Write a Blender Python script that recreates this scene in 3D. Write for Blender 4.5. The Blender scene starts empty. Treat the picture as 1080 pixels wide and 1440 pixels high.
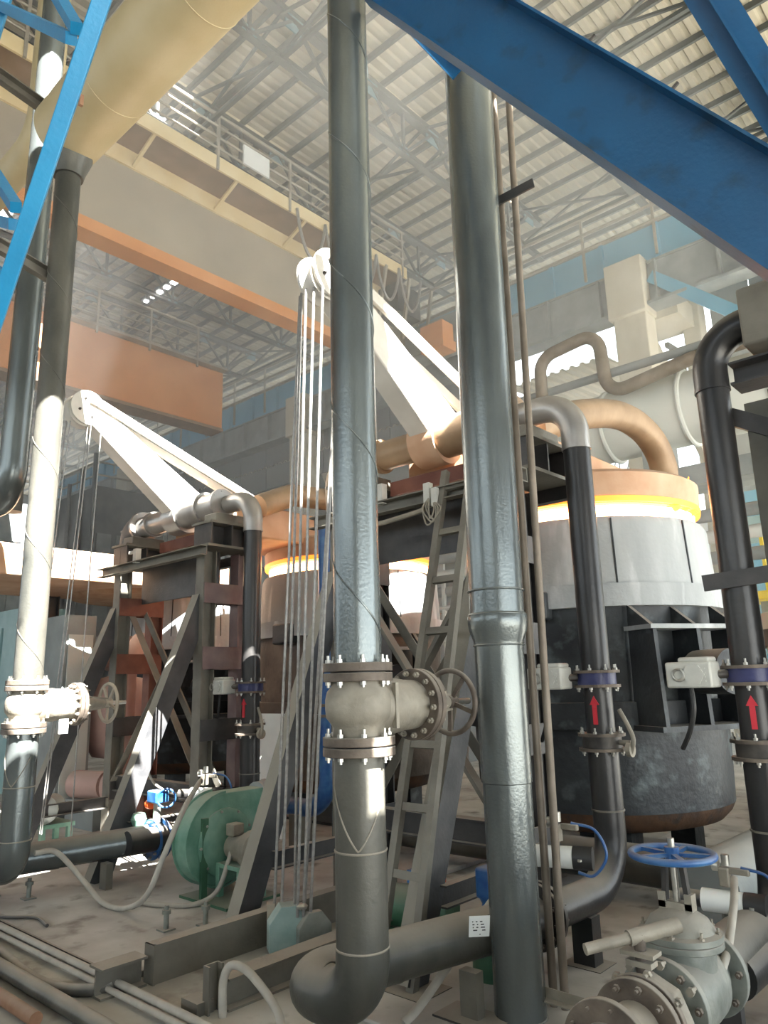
import bpy, math, random
from mathutils import Vector, Matrix, Quaternion
random.seed(7)
S = bpy.context.scene
COL = S.collection
PI = math.pi
V = Vector

# ------------------------------------------------------------------ camera, sky, sun, exposure
# World axes follow the hall: +Y runs along the crane bridge, X along the row of ladles, Z up (metres).
YAW, PITCH, ROLL = math.radians(42), math.radians(13), math.radians(1.5)
_h = V((-math.sin(YAW), math.cos(YAW), 0))
_f = _h * math.cos(PITCH) + V((0, 0, math.sin(PITCH)))
_r = V((math.cos(YAW), math.sin(YAW), 0))
_u = _r.cross(_f)
_R = _r * math.cos(ROLL) - _u * math.sin(ROLL)
_U = _r * math.sin(ROLL) + _u * math.cos(ROLL)
cd = bpy.data.cameras.new('camera')
cd.sensor_fit = 'VERTICAL'; cd.sensor_height = 36; cd.lens = 26.0
cd.clip_start = 0.05; cd.clip_end = 400
cam = bpy.data.objects.new('camera', cd); COL.objects.link(cam)
cam.matrix_world = Matrix(((_R.x, _U.x, -_f.x, 0), (_R.y, _U.y, -_f.y, 0), (_R.z, _U.z, -_f.z, 1.6), (0, 0, 0, 1)))
S.camera = cam

W = bpy.data.worlds.new('sky'); S.world = W; W.use_nodes = True
bg = W.node_tree.nodes['Background']
bg.inputs['Color'].default_value = (0.86, 0.95, 1.0, 1)
bg.inputs['Strength'].default_value = 4.7

SUN_EL, SUN_AZ = math.radians(45), math.radians(-12)
SUN_TO = V((math.cos(SUN_EL) * math.cos(SUN_AZ), math.cos(SUN_EL) * math.sin(SUN_AZ), math.sin(SUN_EL)))
sd = bpy.data.lights.new('sun', 'SUN'); sd.energy = 85; sd.angle = math.radians(0.12); sd.color = (1, 0.97, 0.9)
so = bpy.data.objects.new('sun', sd); COL.objects.link(so)
so.rotation_euler = SUN_TO.to_track_quat('Z', 'Y').to_euler()

S.view_settings.view_transform = 'Standard'
S.view_settings.look = 'None'
S.view_settings.gamma = 1
S.view_settings.use_curve_mapping = False
S.view_settings.exposure = 0.0
S.cycles.use_denoising = True
S.cycles.max_bounces = 8
S.cycles.diffuse_bounces = 4
S.cycles.glossy_bounces = 4
S.cycles.volume_bounces = 1
S.cycles.sample_clamp_indirect = 6

# ------------------------------------------------------------------ materials
def new_mat(name):
    m = bpy.data.materials.new(name); m.use_nodes = True
    nt = m.node_tree; b = nt.nodes['Principled BSDF']
    return m, nt, b

def mat(name, base, alt=None, rough=0.5, d0=0.25, d1=0.95, metal=0.0, scale=5.0, dust=0.0, bump=0.15, dustcol=(0.36, 0.33, 0.29), speck=None, fine=40.0, streak=1.0):
    """paint or bare surface: two colours by noise, optional specks of a third, dust settled on what faces up"""
    m, nt, b = new_mat(name)
    N, L = nt.nodes.new, nt.links.new
    geo = N('ShaderNodeNewGeometry')
    mp = N('ShaderNodeMapping'); mp.inputs['Scale'].default_value = (1, 1, streak)
    L(geo.outputs['Position'], mp.inputs['Vector'])
    no = N('ShaderNodeTexNoise'); no.inputs['Scale'].default_value = scale; no.inputs['Detail'].default_value = 5
    L(mp.outputs[0], no.inputs['Vector'])
    rp = N('ShaderNodeValToRGB'); rp.color_ramp.elements[0].position = 0.35; rp.color_ramp.elements[1].position = 0.68
    alt = alt or tuple(min(1, c * 1.35) for c in base)
    rp.color_ramp.elements[0].color = (*base, 1); rp.color_ramp.elements[1].color = (*alt, 1)
    L(no.outputs['Fac'], rp.inputs['Fac'])
    col = rp.outputs['Color']
    n2 = N('ShaderNodeTexNoise'); n2.inputs['Scale'].default_value = fine; n2.inputs['Detail'].default_value = 3
    L(geo.outputs['Position'], n2.inputs['Vector'])
    if speck:
        r2 = N('ShaderNodeValToRGB'); r2.color_ramp.elements[0].position = 0.56; r2.color_ramp.elements[1].position = 0.72
        n3 = N('ShaderNodeTexNoise'); n3.inputs['Scale'].default_value = scale * 2.3; n3.inputs['Detail'].default_value = 8
        L(mp.outputs[0], n3.inputs['Vector']); L(n3.outputs['Fac'], r2.inputs['Fac'])
        mx = N('ShaderNodeMix'); mx.data_type = 'RGBA'
        L(r2.outputs['Color'], mx.inputs['Factor']); L(col, mx.inputs['A']); mx.inputs['B'].default_value = (*speck, 1)
        col = mx.outputs['Result']
    if dust > 0:
        sx = N('ShaderNodeSeparateXYZ'); L(geo.outputs['Normal'], sx.inputs[0])
        mr = N('ShaderNodeMapRange'); mr.inputs['From Min'].default_value = d0; mr.inputs['From Max'].default_value = d1
        mr.inputs['To Max'].default_value = dust
        L(sx.outputs['Z'], mr.inputs['Value'])
        ml = N('ShaderNodeMath'); ml.operation = 'MULTIPLY_ADD'; ml.inputs[1].default_value = 0.7; ml.inputs[2].default_value = 0.6
        L(no.outputs['Fac'], ml.inputs[0])
        m2 = N('ShaderNodeMath'); m2.operation = 'MULTIPLY'; m2.use_clamp = True
        L(mr.outputs[0], m2.inputs[0]); L(ml.outputs[0], m2.inputs[1])
        mx = N('ShaderNodeMix'); mx.data_type = 'RGBA'
        L(m2.outputs[0], mx.inputs['Factor']); L(col, mx.inputs['A']); mx.inputs['B'].default_value = (*dustcol, 1)
        col = mx.outputs['Result']
        rr = N('ShaderNodeMapRange'); rr.inputs['To Min'].default_value = rough; rr.inputs['To Max'].default_value = 0.9
        L(m2.outputs[0], rr.inputs['Value']); L(rr.outputs[0], b.inputs['Roughness'])
    else:
        rr = N('ShaderNodeMapRange'); rr.inputs['To Min'].default_value = max(0.05, rough - 0.12); rr.inputs['To Max'].default_value = min(1, rough + 0.12)
        L(no.outputs['Fac'], rr.inputs['Value']); L(rr.outputs[0], b.inputs['Roughness'])
    L(col, b.inputs['Base Color'])
    b.inputs['Metallic'].default_value = metal
    if bump:
        bp = N('ShaderNodeBump'); bp.inputs['Strength'].default_value = bump; bp.inputs['Distance'].default_value = 0.01
        L(n2.outputs['Fac'], bp.inputs['Height']); L(bp.outputs[0], b.inputs['Normal'])
    return m

def glow(name, col, strength):
    m, nt, b = new_mat(name)
    b.inputs['Base Color'].default_value = (*col, 1)
    b.inputs['Emission Color'].default_value = (*col, 1); b.inputs['Emission Strength'].default_value = strength
    return m

M = {}
M['grey_pipe'] = mat('grey_pipe_paint', (0.11, 0.125, 0.128), (0.2, 0.225, 0.225), rough=0.27, metal=0.6, scale=3, dust=0.5, bump=0.13, streak=0.35, fine=60)
M['dusty_pipe'] = mat('dusty_pipe_paint', (0.05, 0.052, 0.047), (0.125, 0.12, 0.102), rough=0.42, metal=0.25, scale=3, dust=0.9, bump=0.2, streak=0.4)
M['black_pipe'] = mat('black_pipe_paint', (0.022, 0.022, 0.024), (0.05, 0.048, 0.047), rough=0.33, metal=0.2, scale=4, dust=0.8, bump=0.12, streak=0.4)
M['silver_pipe'] = mat('silver_pipe_paint', (0.30, 0.29, 0.28), (0.42, 0.40, 0.38), rough=0.35, metal=0.5, scale=3, dust=0.4)
M['brown_pipe'] = mat('scorched_pipe_paint', (0.26, 0.17, 0.10), (0.38, 0.26, 0.16), rough=0.5, metal=0.2, scale=3, dust=0.4)
M['valve'] = mat('dusty_cast_iron', (0.21, 0.19, 0.155), (0.34, 0.31, 0.255), rough=0.55, metal=0.2, scale=7, dust=0.8, bump=0.3)
M['valve_green'] = mat('grey_green_cast_iron', (0.16, 0.175, 0.16), (0.28, 0.295, 0.27), rough=0.5, metal=0.2, scale=7, dust=0.85, bump=0.3)
M['flange'] = mat('dusty_flange_steel', (0.085, 0.068, 0.056), (0.19, 0.155, 0.125), rough=0.6, metal=0.3, scale=9, dust=0.9, bump=0.3)
M['flange_dark'] = mat('dark_flange_steel', (0.04, 0.036, 0.034), (0.09, 0.08, 0.07), rough=0.5, metal=0.3, scale=9, dust=0.9)
M['bolt'] = mat('zinc_bolt', (0.4, 0.39, 0.36), (0.55, 0.54, 0.5), rough=0.35, metal=0.8, scale=20, bump=0)
M['frame'] = mat('dusty_frame_steel', (0.13, 0.12, 0.10), (0.20, 0.19, 0.16), rough=0.6, metal=0.2, scale=4, dust=0.95, bump=0.25)
M['frame_dark'] = mat('dark_frame_steel', (0.035, 0.035, 0.037), (0.075, 0.07, 0.068), rough=0.5, metal=0.2, scale=4, dust=0.9, bump=0.2)
M['strut'] = mat('dust_topped_strut_steel', (0.04, 0.042, 0.047), (0.085, 0.085, 0.088), rough=0.5, metal=0.2, scale=4, dust=1.0, d0=0.15, d1=0.42, dustcol=(0.33, 0.31, 0.265), bump=0.2)
M['frame_red'] = mat('red_oxide_steel', (0.15, 0.05, 0.035), (0.22, 0.09, 0.06), rough=0.65, metal=0.1, scale=5, dust=0.8)
M['mauve'] = mat('pink_lit_steel', (0.15, 0.10, 0.10), (0.22, 0.16, 0.155), rough=0.6, metal=0.1, scale=5, dust=0.8)  # pinkish light falling on the far frame put into the colour
M['jib'] = mat('pale_jib_paint', (0.55, 0.52, 0.47), (0.68, 0.65, 0.6), rough=0.5, scale=3, dust=0.2)
M['ladle_low'] = mat('ladle_dark_shell', (0.017, 0.019, 0.022), (0.05, 0.057, 0.062), rough=0.5, metal=0.25, scale=2.2, dust=0.8, bump=0.6, speck=(0.10, 0.12, 0.125), fine=18)
M['ladle_rust'] = mat('ladle_scaled_rust', (0.035, 0.027, 0.024), (0.16, 0.08, 0.04), rough=0.7, metal=0.1, scale=3, dust=0.5, bump=0.6, speck=(0.05, 0.04, 0.035), fine=18)
M['ladle_up'] = mat('ladle_ash_grey_rim', (0.30, 0.32, 0.33), (0.46, 0.48, 0.49), rough=0.8, scale=2.5, dust=0.5, bump=0.5, fine=22, streak=0.25, speck=(0.6, 0.62, 0.63))
M['lid'] = mat('glow_tinted_lid_steel', (0.52, 0.30, 0.18), (0.64, 0.43, 0.29), rough=0.65, scale=2.5, dust=0.3)  # orange furnace glow on the lid put into its base colour
M['refractory'] = mat('lid_refractory', (0.45, 0.25, 0.15), (0.55, 0.35, 0.22), rough=0.9, scale=6)
M['ladle_brown'] = mat('ladle_brown_shell', (0.06, 0.045, 0.035), (0.16, 0.125, 0.10), rough=0.6, metal=0.15, scale=2.2, dust=0.8, bump=0.6, speck=(0.05, 0.04, 0.035), fine=18)
M['rope'] = mat('wire_rope_steel', (0.26, 0.255, 0.245), (0.38, 0.37, 0.36), rough=0.4, metal=0.4, scale=30, bump=0)
M['blue'] = mat('blue_gloss_paint', (0.001, 0.06, 0.155), (0.0015, 0.075, 0.19), rough=0.42, scale=2.5, dust=0.55, bump=0.15, speck=(0.003, 0.04, 0.09))
M['blue_bright'] = mat('bright_blue_paint', (0.006, 0.2, 0.42), (0.01, 0.25, 0.5), rough=0.4, scale=3, dust=0.2)
M['blue_valve'] = mat('blue_enamel', (0.012, 0.07, 0.25), (0.05, 0.16, 0.36), rough=0.35, scale=9, dust=0.4)
M['duct'] = mat('cream_duct_paint', (0.42, 0.34, 0.19), (0.50, 0.42, 0.26), rough=0.5, scale=1.5, dust=0.2, bump=0.1)
M['grey_duct'] = mat('pale_grey_duct', (0.50, 0.53, 0.50), (0.60, 0.62, 0.59), rough=0.6, scale=1.0, dust=0.4)
M['orange'] = mat('faded_orange_crane_paint', (0.62, 0.26, 0.09), (0.72, 0.35, 0.15), rough=0.6, scale=0.8, dust=0.3)
M['crane_grey'] = mat('crane_grey_web', (0.33, 0.29, 0.23), (0.42, 0.37, 0.29), rough=0.6, scale=0.7)
M['cream'] = mat('crane_cream_paint', (0.66, 0.52, 0.28), (0.75, 0.63, 0.40), rough=0.6, scale=1.5)
M['brown'] = mat('brown_plate', (0.22, 0.15, 0.10), (0.30, 0.21, 0.15), rough=0.7, scale=2)
M['rail'] = mat('railing_steel', (0.30, 0.27, 0.22), (0.40, 0.37, 0.31), rough=0.6, metal=0.2, scale=3)
M['roof'] = mat('dusty_roof_sheet', (0.44, 0.40, 0.31), (0.53, 0.485, 0.38), rough=0.8, scale=0.5, bump=0)
M['truss'] = mat('roof_truss_steel', (0.07, 0.075, 0.07), (0.11, 0.115, 0.11), rough=0.7, scale=1)
M['gusset'] = mat('blue_grey_gusset', (0.12, 0.22, 0.25), (0.18, 0.28, 0.31), rough=0.7, scale=2)
M['runway'] = mat('runway_blue_paint', (0.12, 0.36, 0.52), (0.17, 0.42, 0.58), rough=0.6, scale=0.6)
M['concrete'] = mat('pale_concrete', (0.50, 0.45, 0.35), (0.62, 0.57, 0.47), rough=0.9, scale=1.2, bump=0.3)
M['wall'] = mat('grey_wall_sheet', (0.26, 0.27, 0.26), (0.33, 0.34, 0.33), rough=0.8, scale=0.5)
M['wall_dark'] = mat('dark_wall_sheet', (0.12, 0.13, 0.135), (0.18, 0.19, 0.19), rough=0.8, scale=0.5)
M['floor'] = mat('dusty_concrete_floor', (0.30, 0.285, 0.255), (0.50, 0.49, 0.455), rough=0.85, scale=1.3, bump=0.35, speck=(0.17, 0.15, 0.13), fine=14)
M['plate'] = mat('dusty_floor_plate', (0.33, 0.31, 0.29), (0.52, 0.51, 0.49), rough=0.7, scale=2.2, bump=0.3, speck=(0.2, 0.18, 0.16), fine=14)
M['green'] = mat('green_machine_paint', (0.10, 0.25, 0.18), (0.22, 0.38, 0.30), rough=0.5, scale=5, dust=0.7, dustcol=(0.38, 0.42, 0.36), bump=0.2)
M['green_dark'] = mat('dark_green_paint', (0.03, 0.10, 0.055), (0.06, 0.15, 0.09), rough=0.5, scale=5, dust=0.6)
M['actuator'] = mat('actuator_grey_enamel', (0.50, 0.50, 0.46), (0.60, 0.60, 0.56), rough=0.5, scale=8, dust=0.3, bump=0.1)
M['red'] = mat('red_marking_paint', (0.5, 0.015, 0.03), (0.6, 0.03, 0.05), rough=0.5, scale=9, bump=0)
M['orange_red'] = mat('orange_red_enamel', (0.75, 0.10, 0.02), (0.85, 0.16, 0.05), rough=0.4, scale=9, bump=0)
M['yellow'] = mat('yellow_safety_paint', (0.85, 0.62, 0.03), (0.9, 0.7, 0.1), rough=0.5, scale=4)
M['hose'] = mat('grey_conduit', (0.36, 0.34, 0.30), (0.46, 0.44, 0.39), rough=0.6, scale=12, dust=0.5)
M['hose_dark'] = mat('dark_rubber_hose', (0.05, 0.048, 0.045), (0.10, 0.095, 0.085), rough=0.7, scale=8, dust=0.9)
M['rust'] = mat('rusty_pipe', (0.22, 0.11, 0.06), (0.33, 0.19, 0.12), rough=0.8, scale=6, dust=0.4)
M['conduit'] = mat('brown_grey_conduit', (0.16, 0.13, 0.10), (0.25, 0.21, 0.17), rough=0.55, metal=0.2, scale=5)
M['white'] = mat('white_board', (0.80, 0.82, 0.80), (0.88, 0.90, 0.88), rough=0.6, scale=5, bump=0)
M['ink'] = mat('dark_ink', (0.06, 0.06, 0.06), rough=0.7, bump=0)
M['black'] = mat('black_rubber', (0.015, 0.015, 0.016), (0.03, 0.03, 0.03), rough=0.5, scale=8)
M['teal'] = mat('teal_cabinet_paint', (0.22, 0.36, 0.37), (0.30, 0.44, 0.45), rough=0.5, scale=3, dust=0.3)
M['pink'] = mat('pink_primer', (0.40, 0.26, 0.23), (0.50, 0.34, 0.30), rough=0.6, scale=3, dust=0.5)
M['machine'] = mat('old_machine_grey', (0.20, 0.22, 0.22), (0.30, 0.32, 0.32), rough=0.7, scale=2, dust=0.5)
M['machine_dark'] = mat('old_machine_dark', (0.08, 0.085, 0.085), (0.15, 0.15, 0.15), rough=0.7, scale=2, dust=0.5)
M['sign'] = mat('pale_green_weight_paint', (0.22, 0.33, 0.31), (0.34, 0.44, 0.43), rough=0.6, scale=6, dust=0.5)
M['hot'] = glow('incandescent_lining', (1.0, 0.62, 0.28), 18.0)
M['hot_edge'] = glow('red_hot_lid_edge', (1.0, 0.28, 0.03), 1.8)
M['flame'] = glow('gas_flame', (1.0, 0.36, 0.04), 2.2)
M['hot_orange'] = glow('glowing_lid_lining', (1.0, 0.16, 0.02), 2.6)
M['lamp'] = glow('lamp_lens', (1.0, 0.98, 0.95), 40.0)

# ------------------------------------------------------------------ geometry helpers
def orth(a):
    a = V(a).normalized()
    u = a.cross(V((0, 0, 1)))
    if u.length < 1e-4: u = V((1, 0, 0))
    u.normalize()
    return a, u, a.cross(u).normalized()

def fillet(pts, r, n=6):
    pts = [V(p) for p in pts]; out = [pts[0]]
    for i in range(1, len(pts) - 1):
        a, b, c = pts[i - 1], pts[i], pts[i + 1]
        d0, d1 = (a - b), (c - b)
        rr = r[i - 1] if isinstance(r, (list, tuple)) else r
        ang = d0.angle(d1)
        if ang > PI - 0.02: out.append(b); continue
        t = min(rr / math.tan(ang / 2), d0.length * 0.49 if i > 1 else d0.length * 0.98, d1.length * 0.49 if i < len(pts) - 2 else d1.length * 0.98)
        rr = t * math.tan(ang / 2)
        d0.normalize(); d1.normalize()
        cen = b + (d0 + d1).normalized() * (rr / math.sin(ang / 2))
        p0, p1 = b + d0 * t - cen, b + d1 * t - cen
        q = p0.rotation_difference(p1)
        ax, an = q.to_axis_angle()
        for k in range(n + 1):
            out.append(cen + Quaternion(ax, an * k / n) @ p0)
    out.append(pts[-1])
    return out

def spline(pts, n=8):
    pts = [V(p) for p in pts]; P = [pts[0] * 2 - pts[1]] + pts + [pts[-1] * 2 - pts[-2]]; out = []
    for i in range(1, len(P) - 2):
        a, b, c, d = P[i - 1:i + 3]
        for k in range(n):
            t = k / n
            out.append(0.5 * ((2 * b) + (c - a) * t + (2 * a - 5 * b + 4 * c - d) * t * t + (3 * b - 3 * c + d - a) * t ** 3))
    out.append(pts[-1]); return out

ORG = {}
class MB:
    def __init__(s): s.v = []; s.f = []
    def add(s, vs, fs):
        o = len(s.v); s.v += [V(p) for p in vs]; s.f += [tuple(i + o for i in f) for f in fs]; return s
    def box(s, c, d, ax=None):
        c = V(c); X, Y, Z = ax or (V((1, 0, 0)), V((0, 1, 0)), V((0, 0, 1)))
        hx, hy, hz = d[0] / 2, d[1] / 2, d[2] / 2
        vs = [c + X * (sx * hx) + Y * (sy * hy) + Z * (sz * hz) for sz in (-1, 1) for sx, sy in ((-1, -1), (1, -1), (1, 1), (-1, 1))]
        return s.add(vs, [(3, 2, 1, 0), (4, 5, 6, 7), (0, 1, 5, 4), (1, 2, 6, 5), (2, 3, 7, 6), (3, 0, 4, 7)])
    def bbox(s, a, b):
        a, b = V(a), V(b); return s.box((a + b) / 2, [abs(b[i] - a[i]) for i in range(3)])
    def ext(s, prof, p0, p1, side):
        p0, p1 = V(p0), V(p1); a = (p1 - p0).normalized(); x = V(side); x = (x - a * x.dot(a)).normalized(); y = a.cross(x)
        n = len(prof); vs = [p + x * u + y * w for p in (p0, p1) for u, w in prof]
        fs = [tuple(range(n - 1, -1, -1)), tuple(range(n, 2 * n))] + [(i, (i + 1) % n, n + (i + 1) % n, n + i) for i in range(n)]
        return s.add(vs, fs)
    def bar(s, p0, p1, w, h, side=(0, 0, 1)):
        "side: direction that w is measured along"
        return s.ext([(-w / 2, -h / 2), (w / 2, -h / 2), (w / 2, h / 2), (-w / 2, h / 2)], p0, p1, side)
    def ibeam(s, p0, p1, h, b, t, side):
        "side: direction of the flanges' width"
        H, B = h / 2, b / 2; w = t / 2
        return s.ext([(-B, -H), (B, -H), (B, -H + t), (w, -H + t), (w, H - t), (B, H - t), (B, H), (-B, H), (-B, H - t), (-w, H - t), (-w, -H + t), (-B, -H + t)], p0, p1, side)
    def channel(s, p0, p1, h, b, t, side):
        "side: the way the flanges point"
        H = h / 2
        return s.ext([(0, -H), (b, -H), (b, -H + t), (t, -H + t), (t, H - t), (b, H - t), (b, H), (0, H)], p0, p1, side)
    def angle(s, p0, p1, a, t, side):
        return s.ext([(0, 0), (a, 0), (a, t), (t, t), (t, a), (0, a)], p0, p1, side)
    def tube(s, pts, r, n=16, caps=True, closed=False):
        pts = [V(p) for p in pts]; m = len(pts); rs = r if isinstance(r, (list, tuple)) else [r] * m
        vs = []; u = None
        for i in range(m):
            t = ((pts[(i + 1) % m] - pts[i]).normalized() + (pts[i] - pts[i - 1]).normalized()) if closed or 0 < i < m - 1 else (pts[min(i + 1, m - 1)] - pts[max(i - 1, 0)])
            t.normalize()
            if u is None: _, u, _ = orth(t)
            u = (u - t * u.dot(t)).normalized(); w = t.cross(u)
            k = 1.0
            vs += [pts[i] + (u * math.cos(2 * PI * j / n) + w * math.sin(2 * PI * j / n)) * rs[i] * k for j in range(n)]
        fs = []
        for i in range(m if closed else m - 1):
            a, b = i * n, ((i + 1) % m) * n
            fs += [(a + j, a + (j + 1) % n, b + (j + 1) % n, b + j) for j in range(n)]
        if caps and not closed: fs += [tuple(range(n - 1, -1, -1)), tuple(range((m - 1) * n, m * n))]
        return s.add(vs, fs)
    def lathe(s, prof, o, axis=(0, 0, 1), n=32, close=False):
        "prof: (radius, distance along axis) pairs; close joins last to first (a ring with a hole)"
        o = V(o); a, u, w = orth(axis); m = len(prof); vs = []
        for r, z in prof: vs += [o + a * z + (u * math.cos(2 * PI * j / n) + w * math.sin(2 * PI * j / n)) * max(r, 1e-5) for j in range(n)]
        fs = []
        for i in range(m if close else m - 1):
            p, q = i * n, ((i + 1) % m) * n
            fs += [(p + j, p + (j + 1) % n, q + (j + 1) % n, q + j) for j in range(n)]
        if not close: fs += [tuple(range(n - 1, -1, -1)), tuple(range((m - 1) * n, m * n))]
        return s.add(vs, fs)
    def disc(s, c, axis, r, t, n=28):
        return s.lathe([(r, -t / 2), (r, t / 2)], c, axis, n)
    def ring(s, c, axis, R, r, n=40, k=10):
        c = V(c); a, u, w = orth(axis)
        return s.tube([c + (u * math.cos(2 * PI * i / n) + w * math.sin(2 * PI * i / n)) * R for i in range(n)], r, k, closed=True)
    def build(s, name, m, parent=None, smooth=40, kind=None, bevel=0):
        vs = s.v
        if parent is not None: o = ORG[parent.name]
        else:
            lo = [min(p[i] for p in vs) for i in range(3)]; hi = [max(p[i] for p in vs) for i in range(3)]
            o = V(((lo[0] + hi[0]) / 2, (lo[1] + hi[1]) / 2, lo[2]))
        me = bpy.data.meshes.new(name); me.from_pydata([p - o for p in vs], [], s.f)
        me.polygons.foreach_set('use_smooth', [True] * len(me.polygons)); me.update()
        me.set_sharp_from_angle(angle=math.radians(smooth))
        me.materials.append(M[m] if isinstance(m, str) else m)
        ob = bpy.data.objects.new(name, me); COL.objects.link(ob)
        if parent is not None: ob.parent = parent
        else: ob.location = o
        ORG[ob.name] = o
        if kind: ob['kind'] = kind
        if bevel:
            b = ob.modifiers.new('bevel', 'BEVEL'); b.width = bevel; b.segments = 2; b.limit_method = 'ANGLE'
        return ob

def tag(o, label, cat, group=None):
    o['label'] = label; o['category'] = cat
    if group: o['group'] = group
    return o

def thing(name, label, cat, loc, group=None):
    o = bpy.data.objects.new(name, None); COL.objects.link(o); o.location = V(loc); o.empty_display_size = 0.1
    ORG[o.name] = V(loc); return tag(o, label, cat, group)

def struct(o): o['kind'] = 'structure'; return o

_hex = {}
def bolt(p, axis, r, l, parent, m='bolt', name='bolt'):
    """hex head plus stud, a part of its own; shares its mesh with bolts of the same size"""
    key = (round(r, 4), round(l, 4), m)
    if key not in _hex:
        b = MB().lathe([(r, 0), (r, r * 1.1)], (0, 0, 0), (0, 0, 1), 6).lathe([(r * 0.5, r * 1.1), (r * 0.5, l)], (0, 0, 0), (0, 0, 1), 6)
        me = bpy.data.meshes.new('bolt'); me.from_pydata(b.v, [], b.f); me.materials.append(M[m]); _hex[key] = me
    ob = bpy.data.objects.new(name, _hex[key]); COL.objects.link(ob); ob.parent = parent
    ob.location = V(p) - ORG[parent.name]; ob.rotation_mode = 'QUATERNION'; ob.rotation_quaternion = V(axis).to_track_quat('Z', 'Y')
    return ob

def bolts(c, axis, R, n, r, l, parent, both=0.0, m='bolt', ph=0.2):
    "n bolts on a circle round c; both: thickness of the pair, puts heads on the other face too"
    c = V(c); a, u, w = orth(axis)
    for i in range(n):
        t = 2 * PI * (i + ph) / n; p = c + (u * math.cos(t) + w * math.sin(t)) * R
        bolt(p + a * both / 2, a, r, l, parent, m)
        if both: bolt(p - a * both / 2, -a, r, l * 0.75, parent, m)

def flange_pair(c, axis, R, t, gap, parent, m='flange', inner=0.0):
    c = V(c); a = V(axis).normalized()
    for sgn in (-1, 1):
        MB().disc(c + a * sgn * (t / 2 + gap / 2), a, R, t, 36).build('flange', m, parent, bevel=0.003)
    if gap > 0.002: MB().disc(c, a, R * 0.8, gap, 28).build('gasket', 'black', parent)

def wheel(c, axis, R, r, parent, m, spokes=5, hub=0.03, dish=0.0, name='handwheel'):
    c = V(c); a, u, w = orth(axis)
    ob = MB().ring(c, a, R, r, 44, 10).build(name, m, parent)
    MB().lathe([(hub, -0.03), (hub, 0.03)], c - a * dish, a, 18).build('hub', m, ob)
    for i in range(spokes):
        t = 2 * PI * i / spokes + 0.35; d = u * math.cos(t) + w * math.sin(t)
        MB().bar(c - a * dish + d * hub * 0.7, c + d * (R - r * 0.3), r * 1.5, r * 1.0, a.cross(d)).build('spoke', m, ob)
    return ob

def helix(c0, R, z0, z1, pitch, r, ph=0.0, hand=1):
    n = int(abs(z1 - z0) / pitch * 36) + 2; x, y = c0
    return MB().tube([(x + R * math.cos(ph + hand * 2 * PI * (z0 + (z1 - z0) * i / (n - 1)) / pitch), y + R * math.sin(ph + hand * 2 * PI * (z0 + (z1 - z0) * i / (n - 1)) / pitch), z0 + (z1 - z0) * i / (n - 1)) for i in range(n)], r, 6)
ORD = ['first', 'second', 'third', 'fourth', 'fifth', 'sixth', 'seventh', 'eighth', 'ninth', 'tenth', 'eleventh', 'twelfth', 'thirteenth', 'fourteenth', 'fifteenth', 'sixteenth']
# ------------------------------------------------------------------ the hall: floor, roof, walls
fl = MB()
fl.add([(-90, -30, 0), (30, -30, 0), (30, 45, 0), (-90, 45, 0)], [(0, 1, 2, 3)])
floor = struct(fl.build('floor', 'floor'))
struct(MB().bbox((-12, 2.38, 0), (-4.22, 6.2, 0.035)).build('trim_1', 'plate', bevel=0.006))       # raised slab of the machine bay
struct(MB().bbox((-3.35, 2.9, 0), (-1.75, 9.5, 0.02)).build('trim_2', 'plate', bevel=0.006))

# wall on the daylight side: added out of view to block the sun, opened for sky light and chosen sun patches
WX = 9.0
def gap(x, y0, y1, z0, z1):
    d = WX - x; dy = d * math.tan(SUN_AZ); dz = d / math.cos(SUN_AZ) * math.tan(SUN_EL)
    return (y0 + dy, y1 + dy, z0 + dz, z1 + dz)
HOLES = [(-6, 10, 0.0, 4.4), (10.0, 17.5, 0.0, 9.0),
         gap(-2.41, 2.43, 2.545, 0.95, 1.27), gap(-3.6, 3.05, 3.46, 2.62, 2.66)]       # sun patch on the near pipe
ys = sorted({-16.0, 17.5} | {h[i] for h in HOLES for i in (0, 1)})
zs = sorted({0.0, 15.7} | {h[i] for h in HOLES for i in (2, 3)})
zs = [z for z in zs if 0 <= z <= 15.7]
wr = MB()
for i in range(len(ys) - 1):
    for k in range(len(zs) - 1):
        yc, zc = (ys[i] + ys[i + 1]) / 2, (zs[k] + zs[k + 1]) / 2
        if any(h[0] < yc < h[1] and h[2] < zc < h[3] for h in HOLES): continue
        wr.bbox((WX, ys[i], zs[k]), (WX + 0.06, ys[i + 1], zs[k + 1]))
struct(wr.build('wall_right_mask', 'wall'))

# unseen wall added behind the camera to cut frontal fill, open in a band
wf = MB()
for i in range(16):
    x = -47 + i * 3.5
    wf.bbox((x, -16.06, 0), (x + 3.46, -16, 5.0)); wf.bbox((x, -16.06, 9.0), (x + 3.46, -16, 15.7)); wf.bbox((x, -16.06, 5.0), (x + 0.5, -16, 9.0))
struct(wf.build('wall_front_mask', 'wall'))

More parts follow.
